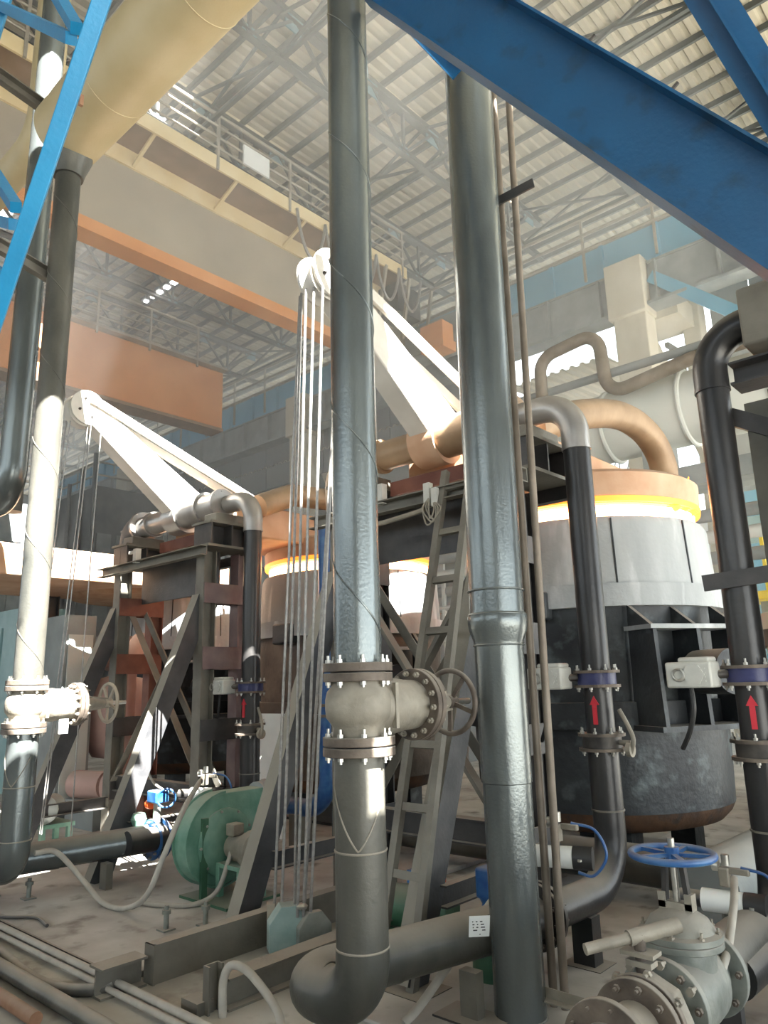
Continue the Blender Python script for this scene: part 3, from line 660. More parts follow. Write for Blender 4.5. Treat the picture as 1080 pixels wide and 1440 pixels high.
# ------------------------------------------------------------------ the frames that carry the lifters
def frame(x, label, red, lo=-0.83, hi=0.83):
    t = thing('lifter_frame', label, 'frame', (x, 4.5, 0))
    for s in (-1, 1):
        px = x + (lo if s < 0 else hi)
        for py in (4.30, 4.72):
            MB().ibeam((px, py, 0.02), (px, py, 2.95), 0.15, 0.14, 0.012, (1, 0, 0)).build('post', 'frame' if py < 4.5 else (('frame_red' if s < 0 else 'mauve') if red else 'frame_dark'), t)
            MB().box((px, py, 0.012), (0.26, 0.26, 0.024)).build('base_plate', 'frame_dark', t)
        for z, h in ((2.52, 0.2), (1.88, 0.22), (1.2, 0.2), (0.55, 0.2)):
            for q in (-1, 1):
                MB().box((px + q * 0.078, 4.51, z), (0.012, 0.56, h)).build('batten_plate', (('frame_red' if s < 0 else 'mauve') if z > 1.5 and red else 'frame_dark'), t)
        # bearing stand of ribbed plates
        fx = px; px = x + s * 0.83
        MB().box((px, 4.52, 2.99), (0.36, 0.66, 0.025)).build('stand_plate', 'frame', t)
        MB().box((px, 4.52, 3.235), (0.34, 0.6, 0.025)).build('stand_plate', 'frame', t)
        for q in (-0.27, -0.02, 0.24): MB().box((px, 4.52 + q, 3.11), (0.3, 0.018, 0.23)).build('stand_rib', 'frame_dark', t)
        MB().box((px, 4.52, 3.11), (0.018, 0.56, 0.23)).build('stand_web', 'frame_dark', t)
        MB().box((px, 4.54, 3.3), (0.22, 0.42, 0.1)).build('bearing_block', 'frame', t, bevel=0.01)
        # raking strut to the floor on the camera side
        st = MB().channel((fx, 4.30, 2.48), (fx + 0.02, 3.32, 0.02), 0.17, 0.12, 0.012, (-1, 0, 0)).build('raking_strut', 'strut', t)
        MB().box((fx, 3.32, 0.012), (0.3, 0.26, 0.024)).build('foot_plate', 'frame_dark', st)
    MB().channel((x - 1.12, 4.2, 2.93), (x + 0.98, 4.2, 2.93), 0.1, 0.08, 0.01, (0, -1, 0)).build('head_channel', 'frame', t)
    MB().channel((x - 1.0, 4.8, 2.93), (x + 0.98, 4.8, 2.93), 0.1, 0.08, 0.01, (0, 1, 0)).build('head_channel', 'frame_dark', t)
    MB().bbox((x - 0.76, 4.5, 2.56), (x + 0.76, 4.515, 2.97)).build('spandrel_plate', 'frame_dark', t)
    MB().bbox((x - 0.9, 4.3, 2.985), (x + 0.9, 4.72, 2.998)).build('deck_plate', 'frame', t)
    for a, b in (((lo + 0.07, 2.42), (hi - 0.07, 0.62)), ((hi - 0.07, 2.42), (lo + 0.07, 0.62))):
        for q in (-0.05, 0.05):
            yy = 4.46 + q + (0.03 if a[0] < 0 else -0.1)
            MB().angle((x + a[0], yy, a[1]), (x + b[0], yy, b[1]), 0.08, 0.009, (0, 1 if q > 0 else -1, 0)).build('cross_brace', 'frame', t)
    MB().ibeam((x + lo + 0.07, 4.3, 0.62), (x + hi - 0.07, 4.3, 0.62), 0.16, 0.1, 0.01, (0, 1, 0)).build('tie_beam', 'frame_dark', t)
    for y0, y1 in ((3.4, 4.24),):
        for q in (lo, hi): MB().channel((x + q, y0 + 0.15, 0.42), (x + q, y1, 0.42), 0.12, 0.06, 0.01, (1, 0, 0)).build('strut_tie', 'frame_dark', t)
    # small limit switch on the head channel
    MB().box((x - 0.32, 4.17, 3.04), (0.07, 0.06, 0.16)).build('switch_box', 'actuator', t)
    MB().box((x - 0.38, 4.16, 3.09), (0.16, 0.03, 0.03)).build('switch_arm', 'actuator', t)
    return t
frame(-3.46, 'near dark lifter frame with grey raking struts, behind the near gate valve', False, lo=-0.89, hi=0.6)
frame(-7.14, 'far lifter frame with red-brown posts, cross braces and grey raking struts', True)

# ------------------------------------------------------------------ riser pipes with their butterfly valves
def fuel_riser(px, py, top, label, m_top, label_act, turn=-1, arrow=True, low=None, act_r=1.0, foot=True, z_top=3.5, r=0.092, hose=True):
    t = thing('riser_pipe', label, 'pipe', (px, py, 0))
    # bend at the top and dark straight run
    bend = fillet([(px + turn * 0.42, py, z_top), (px, py, z_top), (px, py, z_top - 0.35)], 0.24, 10)
    MB().tube(bend, r + 0.006, 24).build('top_bend', m_top, t)
    MB().tube([(px, py, z_top - 0.35), (px, py, 1.62)], r, 24).build('riser', 'black_pipe', t)
    MB().tube([(px, py, z_top - 0.34), (px, py, z_top - 0.36)], r + 0.009, 24).build('weld_seam', m_top, t)
    MB().tube([(px, py, 1.62), (px, py, 1.22)], r - 0.003, 24).build('spool', 'black_pipe', t)
    if low is None: low = [(px, py, 1.2), (px, py, 0.36), (px - 0.06, py - 1.2, 0.36)]
    MB().tube(fillet(low, 0.3, 10), r + 0.004, 24).build('lower_bend', 'black_pipe', t)
    MB().tube([(px, py, 0.8), (px, py, 0.79)], r + 0.01, 24).build('weld_seam', 'frame', t)
    for z, col in ((1.59, 'blue_dark'), (1.2, 'flange_dark')):
        for q in (-0.045, 0.045): MB().disc((px, py, z + q), (0, 0, 1), r + 0.055, 0.018, 32).build('flange', 'flange', t)
        MB().disc((px, py, z), (0, 0, 1), r + 0.03, 0.072, 28).build('butterfly_valve', 'flange_dark' if z < 1.5 else 'blue_body', t)
        bolts((px, py, z), (0, 0, 1), r + 0.036, 8, 0.012, 0.035, t, both=0.108, m='bolt')
    # electric actuator beside the upper valve
    ax = px + act_r * -(r + 0.16); ay = py - 0.16
    ac = MB().box((ax, ay, 1.6), (0.25, 0.15, 0.14)).box((ax + 0.03, ay, 1.68), (0.17, 0.13, 0.03)).build('actuator', 'actuator', t, bevel=0.012)
    MB().ring((ax - 0.05, ay - 0.082, 1.6), (0, -1, 0), 0.03, 0.008, 20, 8).build('position_dial', 'bolt', ac)
    MB().disc((ax + 0.03, ay - 0.078, 1.6), (0, -1, 0), 0.06, 0.012, 6).build('cover_boss', 'actuator', ac)
    for k in range(4): MB().box((ax + 0.06, ay - 0.076, 1.565 + k * 0.022), (0.07, 0.012, 0.007)).build('cooling_fin', 'actuator', ac)
    MB().tube([(ax + 0.09, ay + 0.02, 1.6), (px - act_r * 0.06, py - 0.02, 1.6)], 0.025, 10).build('actuator_stem', 'flange_dark', t)
    if hose: MB().tube(spline([(ax - 0.02, ay, 1.54), (ax - 0.01, ay - 0.02, 1.42), (ax - 0.05, ay, 1.3), (ax - 0.12, ay + 0.05, 1.2)]), 0.014, 8).build('cable', 'black', t)
    if arrow:
        q = V((0.62, -0.78, 0)).normalized(); w = V((0.78, 0.62, 0)); c = V((px, py, 1.4)) + V((0.15, -0.99, 0)).normalized() * (r + 0.0); 
        n = V((0.15, -0.99, 0)).normalized(); w = V((n.y * -1, n.x, 0))
        pts = [(-0.014, -0.09), (0.014, -0.09), (0.014, 0.03), (0.03, 0.03), (0.0, 0.085), (-0.03, 0.03), (-0.014, 0.03)]
        MB().add([c + n * 0.003 + w * a + V((0, 0, b)) for a, b in pts] + [c - n * 0.012 + w * a + V((0, 0, b)) for a, b in pts],
                 [tuple(range(7)), tuple(range(13, 6, -1))] + [(i, (i + 1) % 7, 7 + (i + 1) % 7, 7 + i) for i in range(7)]).build('flow_arrow', 'red', t)
    # hand lever of the lower valve
    if act_r > 0:
        MB().tube([(px + r, py, 1.2), (px + r + 0.11, py - 0.02, 1.2)], 0.016, 10).build('lever_shaft', 'valve', t)
        MB().tube(spline([(px + r + 0.1, py - 0.02, 1.13), (px + r + 0.13, py - 0.03, 1.22), (px + r + 0.1, py - 0.02, 1.30), (px + r + 0.05, py - 0.02, 1.40)]), 0.014, 8).build('hand_lever', 'valve', t)
        MB().disc((px + r + 0.1, py - 0.02, 1.16), (1, 0, 0), 0.045, 0.03, 16).build('lever_boss', 'valve', t)
    if foot:
        MB().box((px - 0.02, py - 0.36, 0.14), (0.13, 0.1, 0.27)).build('support_post', 'black_pipe', t)
        MB().box((px - 0.02, py - 0.36, 0.012), (0.24, 0.2, 0.024)).build('support_plate', 'frame_dark', t)
    return t
M['blue_body'] = mat('navy_valve_body', (0.02, 0.025, 0.10), (0.04, 0.045, 0.14), rough=0.4, scale=9)
RX1, RX2, RY = -2.29, -5.95, 4.56
fuel_riser(RX1, RY, 3.5, 'black riser pipe with silver bend and red arrow, before the big ladle', 'silver_pipe', '')
fuel_riser(RX2, RY + 0.04, 3.47, 'black riser pipe with grey bend beside the far frame', 'silver_pipe', '', foot=False)
fuel_riser(-1.31, 4.42, 3.6, 'all-black riser pipe bending off to the top right, at the right edge', 'black_pipe', '', turn=1, z_top=3.6,
           low=[(-1.31, 4.42, 1.2), (-1.31, 4.42, 0.3), (-1.33, 3.7, 0.3)], foot=False)

# ------------------------------------------------------------------ down pipes, gate valves and the runs along the floor
M['lid_pale'] = mat('pale_wheel_paint', (0.38, 0.33, 0.26), (0.5, 0.45, 0.37), rough=0.6, scale=8, dust=0.4)
def gate_valve(x, y, label, m, wm):
    t = thing('gate_valve', label, 'valve', (x, y, 1.3))
    flange_pair((x, y, 1.65), (0, 0, 1), 0.158, 0.038, 0.006, t); bolts((x, y, 1.65), (0, 0, 1), 0.136, 8, 0.014, 0.034, t, both=0.082)
    flange_pair((x, y, 1.33), (0, 0, 1), 0.162, 0.038, 0.006, t); bolts((x, y, 1.33), (0, 0, 1), 0.138, 8, 0.014, 0.036, t, both=0.082)
    MB().lathe([(0.115, 1.35), (0.115, 1.41), (0.128, 1.43), (0.145, 1.45), (0.15, 1.49), (0.15, 1.53), (0.142, 1.565), (0.122, 1.59), (0.118, 1.63)], (x, y, 0), n=40).build('valve_body', m, t)
    MB().lathe([(0.125, 0.02), (0.13, 0.2), (0.118, 0.30), (0.116, 0.37)], (x, y, 1.495), (0, 1, 0), 36).build('bonnet', m, t)
    MB().box((x + 0.12, y + 0.12, 1.5), (0.02, 0.02, 0.2)).build('body_rib', m, t)
    for q in (0.385, 0.42): MB().disc((x, y + q, 1.495), (0, 1, 0), 0.17, 0.03, 40).build('bonnet_flange', 'flange', t, bevel=0.003)
    bolts((x, y + 0.4, 1.495), (0, 1, 0), 0.146, 14, 0.014, 0.035, t, both=0.066, m='valve')
    MB().lathe([(0.1, 0.435), (0.07, 0.46), (0.045, 0.5), (0.045, 0.54)], (x, y, 1.495), (0, 1, 0), 24).build('gland', m, t)
    for s in (-1, 1): MB().bar((x, y + 0.46, 1.495 + s * 0.055), (x, y + 0.68, 1.495 + s * 0.03), 0.03, 0.02, (1, 0, 0)).build('yoke', m, t)
    MB().tube([(x, y + 0.45, 1.495), (x, y + 0.84, 1.495)], 0.016, 12).build('stem', 'bolt', t)
    wheel((x, y + 0.68, 1.495), (0, 1, 0), 0.158, 0.014, t, wm, 5, 0.035, 0.0)
    MB().lathe([(0.05, 0.48), (0.055, 0.52), (0.04, 0.56), (0.03, 0.68)], (x, y, 1.495), (0, 1, 0), 20).build('bearing_hub', m, t)
    return t
def down_pipe(x, y, top, lab_up, lab_low, m_up, m_low, ybend):
    u = thing('down_pipe', lab_up, 'pipe', (x, y, 1.68))
    MB().tube([(x, y, 1.68), (x, y, top)], 0.109, 32).build('pipe_wall', m_up, u)
    helix((x, y), 0.109, 1.7, top - 0.1, 0.78, 0.0045, 2.6, -1).build('spiral_weld', m_up, u)
    w = thing('pipe_elbow', lab_low, 'pipe', (x, y, 0))
    MB().tube([(x, y, 1.3), (x, y, 0.52)], 0.112, 32).build('pipe_wall', m_low, w)
    for z in (0.9, 0.52): MB().ring((x, y, z), (0, 0, 1), 0.112, 0.005).build('weld_seam', 'valve', w)
    # mitred patch weld
    n = 40; pts = []
    for i in range(n + 1):
        th = 0.2 - 2.6 * i / n; pts.append((x + 0.1125 * math.cos(th), y + 0.1125 * math.sin(th), 0.91 + 0.3 * abs((i / n) - 0.42) ** 1.2 * 2))
    MB().tube(pts, 0.004, 6).build('patch_weld', 'valve', w)
    zc = 0.345
    MB().tube(fillet([(x, y, 0.52), (x, y, zc - 0.04), (x - 0.40, y - 0.05, zc - 0.04), (x - 0.22, y + 0.45, zc - 0.02)], [0.165, 0.19], 12), 0.114, 32).build('bend', m_low, w)
    MB().tube([(x - 0.235, y + 0.41, zc - 0.02), (x + ybend[1] - x, y + ybend[0], 0.36)], 0.112, 32).build('floor_run', m_low, w)
    MB().ring((x - 0.2, y - 0.01, zc - 0.04), (1, 0.3, 0), 0.115, 0.005).build('weld_seam', m_low, w)
    for q in (0.75, ):
        MB().box((x, y + q, 0.115), (0.1, 0.06, 0.23)).build('pipe_support', 'frame', w)
        MB().box((x, y + q, 0.02), (0.34, 0.2, 0.02)).build('support_plate', 'frame_dark', w)
    return u, w
down_pipe(-2.41, 2.47, 6.6, 'grey spiral-welded down pipe rising from the near gate valve', 'grey elbow pipe sweeping from the near valve along the floor to the right', 'grey_pipe', 'dusty_pipe', (1.22, -2.36))
gate_valve(-2.41, 2.47, 'near dusty gate valve with dark brown five-spoke handwheel', 'valve', 'flange')
_, we = down_pipe(-6.08, 2.52, 6.4, 'sunlit spiral-welded down pipe at the left edge', 'dark elbow pipe below the sunlit left valve with a black floor run', 'dusty_pipe', 'grey_pipe', (1.1, -6.06))
gate_valve(-6.08, 2.52, 'sun-bleached gate valve with pale handwheel at the left edge', 'valve', 'lid_pale')
MB().box((-5.97, 2.78, 1.33), (0.004, 0.075, 0.11)).build('hanging_tag', 'white', bpy.data.objects['gate_valve.001'])
# flange where the near run meets the riser
fj = thing('flange_joint', 'bolted dark flange joint between the near floor run and the black riser bend', 'flange', (-2.36, 3.78, 0.2))
flange_pair((-2.355, 3.76, 0.36), (0, 1, 0), 0.17, 0.028, 0.02, fj, 'flange_dark'); bolts((-2.355, 3.76, 0.36), (0, 1, 0), 0.145, 12, 0.013, 0.04, fj, both=0.076, m='flange')
MB().tube([(-2.36, 3.68, 0.36), (-2.355, 3.745, 0.36)], 0.113, 28).build('stub', 'black_pipe', fj)

# the thick stepped pipe right of centre
p = thing('stepped_pipe', 'thick grey stepped pipe standing right of centre from floor to blue beam', 'pipe', (-2.25, 3.39, 0))
MB().tube([(-2.25, 3.39, 0.0), (-2.25, 3.39, 1.095)], 0.125, 36).build('lower_length', 'grey_pipe', p)
MB().lathe([(0.126, 1.085), (0.131, 1.09), (0.131, 1.78), (0.134, 1.80), (0.155, 1.86), (0.16, 1.9), (0.16, 1.93), (0.152, 1.95)], (-2.25, 3.39, 0), n=40).build('reducer', 'grey_pipe', p)
MB().tube([(-2.25, 3.39, 1.94), (-2.225, 3.39, 5.9)], 0.146, 36).build('upper_length', 'grey_pipe', p)
for z, r in ((1.78, 0.132), (1.94, 0.152), (2.07, 0.15), (0.02, 0.126)):
    MB().ring((-2.25, 3.39, z), (0, 0, 1), r, 0.006).build('weld_seam', 'grey_pipe', p)

# pair of thin conduits beside it, held by a clamp arm
for k, (a, b) in enumerate((((-2.165, 3.585, 5.6), (-2.18, 3.585, 0.0)), ((-2.052, 3.585, 5.6), (-2.118, 3.585, 0.0)))):
    tag(MB().tube([a, b], 0.021, 12).build('conduit', 'conduit'), ('brown conduit nearer the thick stepped pipe' if k == 0 else 'brown conduit farther from the thick stepped pipe, right of its twin'), 'conduit', None)
c = thing('conduit_clamp', 'dark perforated clamp arm tying both conduits to the thick pipe up high', 'clamp', (-2.1, 3.55, 4.5))
MB().bar((-2.2, 3.52, 4.50), (-1.92, 3.57, 4.54), 0.06, 0.012, (0, 0, 1)).build('arm', 'frame_dark', c)
for q in (-2.195, -2.085): MB().ring((q, 3.6, 4.525), (0, 0, 1), 0.028, 0.007, 20, 6).build('u_bolt', 'bolt', c)
c = thing('conduit_clamp', 'beige floor-level angle tying both conduits to the thick pipe foot', 'clamp', (-2.1, 3.46, 0.1))
MB().angle((-2.2, 3.46, 0.10), (-1.87, 3.45, 0.10), 0.05, 0.006, (0, 0, 1)).build('arm', 'valve', c)
tg = thing('paper_tag', 'white paper tag with rows of print stuck on the floor run pipe', 'tag', (-2.37, 3.33, 0.43))
ax = (V((0.70, 0.71, 0)), V((0.30, -0.30, 0.90)).normalized(), V((0.64, -0.63, -0.43)).normalized())
tc = V((-2.31, 3.17, 0.452))
MB().box(tc, (0.1, 0.115, 0.003), ax).build('paper', 'white', tg)
pr = MB()
for r in range(4):
    xx = -0.036 + 0.002 * r
    for wlen in ([0.006, 0.008, 0.012], [0.010, 0.006, 0.016], [0.005, 0.010, 0.020], [0.020, 0.0, 0.016])[r]:
        if wlen: pr.box(tc + ax[0] * (xx + wlen / 2) + ax[1] * (0.028 - r * 0.016) + ax[2] * 0.0018, (wlen, 0.006, 0.001), ax)
        xx += wlen + 0.012
pr.box(tc + ax[0] * 0.004 - ax[1] * 0.043 + ax[2] * 0.0018, (0.005, 0.006, 0.001), ax)
pr.build('print', 'ink', tg)
# ------------------------------------------------------------------ wire ropes and counterweights under the lifter heads
def ropes(tops, bots, r, where):
    for k, (a, b) in enumerate(zip(tops, bots)):
        m = V(a).lerp(V(b), 0.5) + V((0.0, 0.01 * math.sin(k * 2.1), 0))
        tag(MB().tube(spline([a, m, b], 6), r, 8).build('wire_rope', 'rope'), 'thin wire rope of the ' + where + ', %s from the left under its sheave head' % ORD[k], 'rope', 'wire ropes of the ' + where)
tops = [(-3.53 + dx, 3.34 + dy, 4.33) for dx, dy in ((-0.13, -0.12), (-0.09, -0.14), (-0.02, -0.16), (0.03, -0.13), (0.09, -0.1), (0.12, 0.05), (0.04, 0.12))]
bots = [(-3.97, 3.28, 0.24), (-3.90, 3.28, 0.24), (-3.80, 3.30, 0.24), (-3.75, 3.28, 0.22), (-3.73, 3.31, 0.22), (-3.70, 3.34, 0.22), (-3.78, 3.36, 0.24)]
ropes(tops, bots, 0.010, 'near lid lifter')
for k, x in enumerate((-5.52, -5.42)):
    tag(MB().tube([(x - 0.1, 6.0, 6.9), (x - 0.06, 6.0, 3.0)], 0.012, 8).build('hoist_chain', 'rope'), 'faint slack hoist line behind the bright ropes, %s one' % ('first' if k == 0 else 'second'), 'rope')
tops = [(-7.2 + dx, 3.34 + dy, 4.33) for dx, dy in ((-0.1, -0.13), (-0.07, -0.15), (-0.04, -0.12), (0.07, 0.02), (0.1, 0.04), (0.12, 0.14))]
bots = [(-7.75, 3.2, 0.3), (-7.70, 3.2, 0.3), (-7.66, 3.22, 0.3), (-7.42, 3.3, 0.3), (-7.38, 3.3, 0.3), (-7.05, 3.42, 0.3)]
ropes(tops, bots, 0.006, 'far lid lifter')
def weight(x, y, w, h, th, m, label, ang):
    t = MB(); c = 0.3
    pr = [(-w / 2, 0), (w / 2, 0), (w / 2, h * 0.62), (w * 0.2, h), (-w * 0.2, h), (-w / 2, h * 0.62)]
    d = V((math.cos(ang), math.sin(ang), 0))
    t.ext(pr, V((x, y, 0.035)) - d * th / 2, V((x, y, 0.035)) + d * th / 2, V((-d.y, d.x, 0)) if False else d.cross(V((0, 0, 1))) * -1)
    return tag(t.build('counterweight', m, bevel=0.004), label, 'weight')
weight(-3.99, 3.27, 0.2, 0.23, 0.05, 'valve', 'narrow dusty counterweight plate seen edge-on, leftmost of the trio between the floor beams', 0.9)
weight(-3.83, 3.27, 0.24, 0.25, 0.12, 'sign', 'pale green angular counterweight block under the ropes, middle of the trio', -0.55)
weight(-3.70, 3.37, 0.22, 0.21, 0.05, 'valve_green', 'grey clipped-corner counterweight plate behind the pale green block', -0.3)
tag(MB().lathe([(0.03, 0), (0.035, 0.015), (0.02, 0.03)], (-3.73, 3.3, 0.27), n=14).build('rope_clip', 'bolt'), 'small pale rope clip on top of the counterweights', 'clip')

# ------------------------------------------------------------------ ladder leaning on the near frame
la = thing('ladder', 'narrow dusty steel ladder leaning on the near frame beside the thick stepped pipe', 'ladder', (-2.95, 3.35, 0))
a0, a1 = V((-3.09, 3.27, 0.0)), V((-3.16, 4.2, 3.1)); b0, b1 = V((-2.84, 3.27, 0.0)), V((-2.93, 4.2, 3.1))
for a, b in ((a0, a1), (b0, b1)): MB().bar(a, b, 0.05, 0.045, (1, 0, 0)).build('stile', 'frame', la)
for k in range(9):
    f = 0.06 + k * 0.112
    MB().bar(a0.lerp(a1, f), b0.lerp(b1, f), 0.045, 0.03, (0, 0.3, 1)).build('rung', 'frame', la)

# ------------------------------------------------------------------ blower of the far station
bl = thing('blower', 'dusty green centrifugal blower with a small motor beside the near raking strut', 'blower', (-5.2, 3.75, 0))
cy, cz = 3.74, 0.42
prof = []
for i in range(29):
    th = PI / 2 + 2 * PI * 0.78 * i / 28; r = 0.36 - 0.075 * i / 28
    prof.append((cy + r * math.cos(th), cz + r * math.sin(th)))
prof += [(cy + 0.30, 0.56), (4.12, 0.58), (4.12, 0.78)]
prof = prof[::-1]
x0, x1 = -5.32, -5.14
n = len(prof)
MB().add([(x, y, z) for x in (x0, x1) for y, z in prof], [tuple(range(n)), tuple(range(2 * n - 1, n - 1, -1))] + [(i, n + i, n + (i + 1) % n, (i + 1) % n) for i in range(n)]).build('volute', 'green', bl, smooth=30, bevel=0.006)
def rim(x):
    m2 = MB(); pr2 = [(cy + (y - cy) * 1.05, cz + (z - cz) * 1.05) for y, z in prof[2:]]; q = prof[2:]; k = len(q)
    for i in range(k - 1):
        a, b, c, d = q[i], q[i + 1], pr2[i + 1], pr2[i]
        m2.add([(xx, *p) for xx in (x - 0.006, x + 0.006) for p in (a, b, c, d)], [(0, 1, 2, 3), (7, 6, 5, 4), (2, 6, 7, 3), (0, 4, 5, 1)])
    return m2
rim(x1).build('rim', 'green', bl); rim(x0).build('rim', 'green', bl)
MB().lathe([(0.25, 0), (0.25, 0.02), (0.22, 0.035), (0.05, 0.04)], (x1, cy, cz), (1, 0, 0), 36).build('cover_plate', 'green', bl)
for i in range(9):
    th = 0.4 + 2 * PI * i / 9; bolt((x1 + 0.025, cy + 0.235 * math.cos(th), cz + 0.235 * math.sin(th)), (1, 0, 0), 0.011, 0.02, bl)
mo = MB().lathe([(0.03, 0), (0.09, 0.01), (0.105, 0.05), (0.11, 0.2), (0.105, 0.23), (0.14, 0.235), (0.14, 0.31), (0.11, 0.345), (0.03, 0.35)], (x1 + 0.05, cy + 0.04, cz - 0.03), (1, 0, 0), 28).build('motor', 'valve', bl)
MB().box((x1 + 0.16, cy - 0.02, cz + 0.11), (0.1, 0.1, 0.09)).build('terminal_box', 'valve', mo, bevel=0.008)
MB().box((x1 + 0.2, cy + 0.02, cz - 0.145), (0.36, 0.24, 0.03)).build('motor_shelf', 'green', bl)
for sx, sy in ((0.06, -0.08), (0.32, -0.08), (0.32, 0.12)): MB().box((x1 + sx, cy + sy, 0.15), (0.045, 0.045, 0.24)).build('leg', 'green', bl)
MB().bar((x1 + 0.02, cy - 0.2, 0.03), (x1 + 0.02, cy - 0.2, 0.62), 0.05, 0.03, (0, 1, 0)).build('stay', 'green_dark', bl)
MB().box((x1 + 0.08, cy, 0.045), (0.6, 0.5, 0.02)).build('base_plate', 'green_dark', bl)
MB().tube(fillet([(-5.23, 4.1, 0.68), (-5.23, 4.42, 0.68), (-5.6, 4.5, 0.68)], 0.15, 8), 0.1, 20).build('outlet_bend', 'machine', bl)
MB().disc((-5.23, 4.13, 0.68), (0, 1, 0), 0.14, 0.025, 20).build('outlet_flange', 'machine', bl)
tag(MB().tube(spline([(-4.99, 3.72, 0.46), (-4.98, 3.66, 0.3), (-4.97, 3.55, 0.12), (-5.05, 3.4, 0.055), (-5.25, 3.25, 0.055), (-5.4, 3.2, 0.055)]), 0.018, 10).build('motor_cable', 'hose'), 'grey conduit looping from the blower motor down onto the slab', 'cable')
for k, (x, y) in enumerate(((-4.75, 3.0), (-4.62, 3.22), (-6.3, 2.75), (-6.6, 2.6))):
    t = MB().lathe([(0.018, 0), (0.018, 0.1), (0.03, 0.1), (0.03, 0.125), (0.015, 0.125), (0.015, 0.15)], (x, y, 0.035), n=10).box((x, y, 0.04), (0.09, 0.09, 0.01))
    tag(t.build('anchor_bolt', 'valve_green'), (('dusty anchor bolt on the slab before the blower, %s one' % ('left' if k == 0 else 'right')) if k < 2 else 'dusty anchor bolt near the left elbow pipe, %s one' % ('right' if k == 2 else 'left')), 'bolt', 'anchor bolts before the blower' if k < 2 else 'anchor bolts near the left elbow')

# blue butterfly valve on the far floor run
bv = thing('blue_valve', 'blue butterfly valve with blue gear head and orange cap on the far floor run', 'valve', (-6.06, 3.68, 0.1))
flange_pair((-6.06, 3.7, 0.345), (0, 1, 0), 0.165, 0.022, 0.07, bv, 'blue_valve'); bolts((-6.06, 3.7, 0.345), (0, 1, 0), 0.14, 10, 0.012, 0.035, bv, both=0.115)
MB().lathe([(0.11, 0), (0.11, 0.2), (0.09, 0.28), (0.09, 0.8)], (-6.06, 3.76, 0.345), (0, 1, 0), 24).build('tail_pipe', 'black_pipe', bv)
MB().tube([(-6.06, 3.7, 0.48), (-6.06, 3.7, 0.64)], 0.035, 14).build('neck', 'bolt', bv)
MB().box((-6.06, 3.7, 0.69), (0.15, 0.13, 0.1)).build('gear_head', 'blue_valve', bv, bevel=0.012)
MB().ring((-5.96, 3.72, 0.68), (1, -0.5, 0), 0.075, 0.009, 24, 8).build('handwheel', 'blue_valve', bv)
MB().disc((-6.15, 3.68, 0.62), (1, 0, 0), 0.04, 0.05, 14).build('cap', 'orange_red', bv)
MB().lathe([(0.05, 0), (0.07, 0.05), (0.05, 0.1)], (-6.22, 3.62, 0.45), n=16).build('green_cap', 'green', bv)
bv2 = thing('blue_valve', 'blue gear-head valve half hidden behind the foot of the thick stepped pipe', 'valve', (-2.62, 3.66, 0))
MB().box((-2.62, 3.7, 0.5), (0.1, 0.12, 0.16)).build('gear_head', 'blue_valve', bv2, bevel=0.015)
MB().lathe([(0.05, 0), (0.06, 0.05), (0.04, 0.12), (0.06, 0.16)], (-2.62, 3.7, 0.27), n=16).build('neck', 'blue_valve', bv2)
MB().lathe([(0.12, 0.02), (0.12, 0.27)], (-2.62, 3.72, 0), n=20).build('body', 'green_dark', bv2)

# gas trains with a white solenoid cylinder, loop hose and fittings
def gas_train(o, label, ang):
    o = V(o); t = thing('gas_train', label, 'valve', o - V((0, 0, 0.1)))
    d = V((math.cos(ang), math.sin(ang), 0)); w = V((-d.y, d.x, 0))
    MB().disc(o, d, 0.055, 0.2, 22).build('solenoid_coil', 'white', t)
    MB().disc(o + d * 0.15, d, 0.058, 0.1, 22).build('end_cap', 'black', t)
    MB().disc(o - d * 0.15, d, 0.04, 0.12, 18).build('nozzle', 'black_pipe', t)
    MB().box(o + V((0, 0, 0.12)) + d * 0.02, (0.05, 0.05, 0.09)).box(o + V((0, 0, 0.15)) + d * 0.09, (0.1, 0.03, 0.03)).build('valve_block', 'valve', t, bevel=0.006)
    MB().disc(o + V((0, 0, 0.17)) - d * 0.02, d, 0.028, 0.03, 14).disc(o + V((0, 0, 0.2)) + d * 0.03, (0, 0, 1), 0.02, 0.05, 12).build('fitting', 'bolt', t)
    MB().tube([o - V((0, 0, 0.05)), o - V((0, 0, o.z - 0.04))], 0.018, 8).build('leg', 'frame', t)
    MB().tube(spline([o + V((0, 0, 0.17)) + d * 0.1, o + d * 0.22 + V((0, 0, 0.14)), o + d * 0.27 + V((0, 0, 0.02)), o + d * 0.2 - V((0, 0, 0.08)), o + d * 0.12 - V((0, 0, 0.07))]), 0.008, 8).build('loop_hose', 'blue_valve', t)
    MB().disc(o + d * 0.14 - w * 0.06, (0, 0, 1), 0.012, 0.01, 8).build('stud', 'bolt', t)
    return t
gas_train((-5.62, 3.85, 0.72), 'white and black gas solenoid train behind the top of the green blower', 0.5)
gas_train((-2.2, 3.72, 0.68), 'white gas solenoid train with blue loop hose, just right of the thick stepped pipe', 0.35)
gas_train((-1.5, 4.15, 0.48), 'white gas solenoid train with grey loop hose, at the lower right edge', 0.1)
o = thing('gas_detector', 'orange-red detector head with white plug on the dark ladle wall, behind the far raking strut', 'detector', (-7.05, 4.2, 0.9))
MB().disc((-7.05, 4.2, 0.96), (0.6, -0.8, 0), 0.045, 0.06, 16).box((-7.03, 4.18, 0.985), (0.06, 0.05, 0.05)).build('head', 'orange_red', o)
MB().lathe([(0.012, 0), (0.02, 0.02), (0.02, 0.06)], (-7.05, 4.19, 0.85), n=12).build('plug', 'white', o)
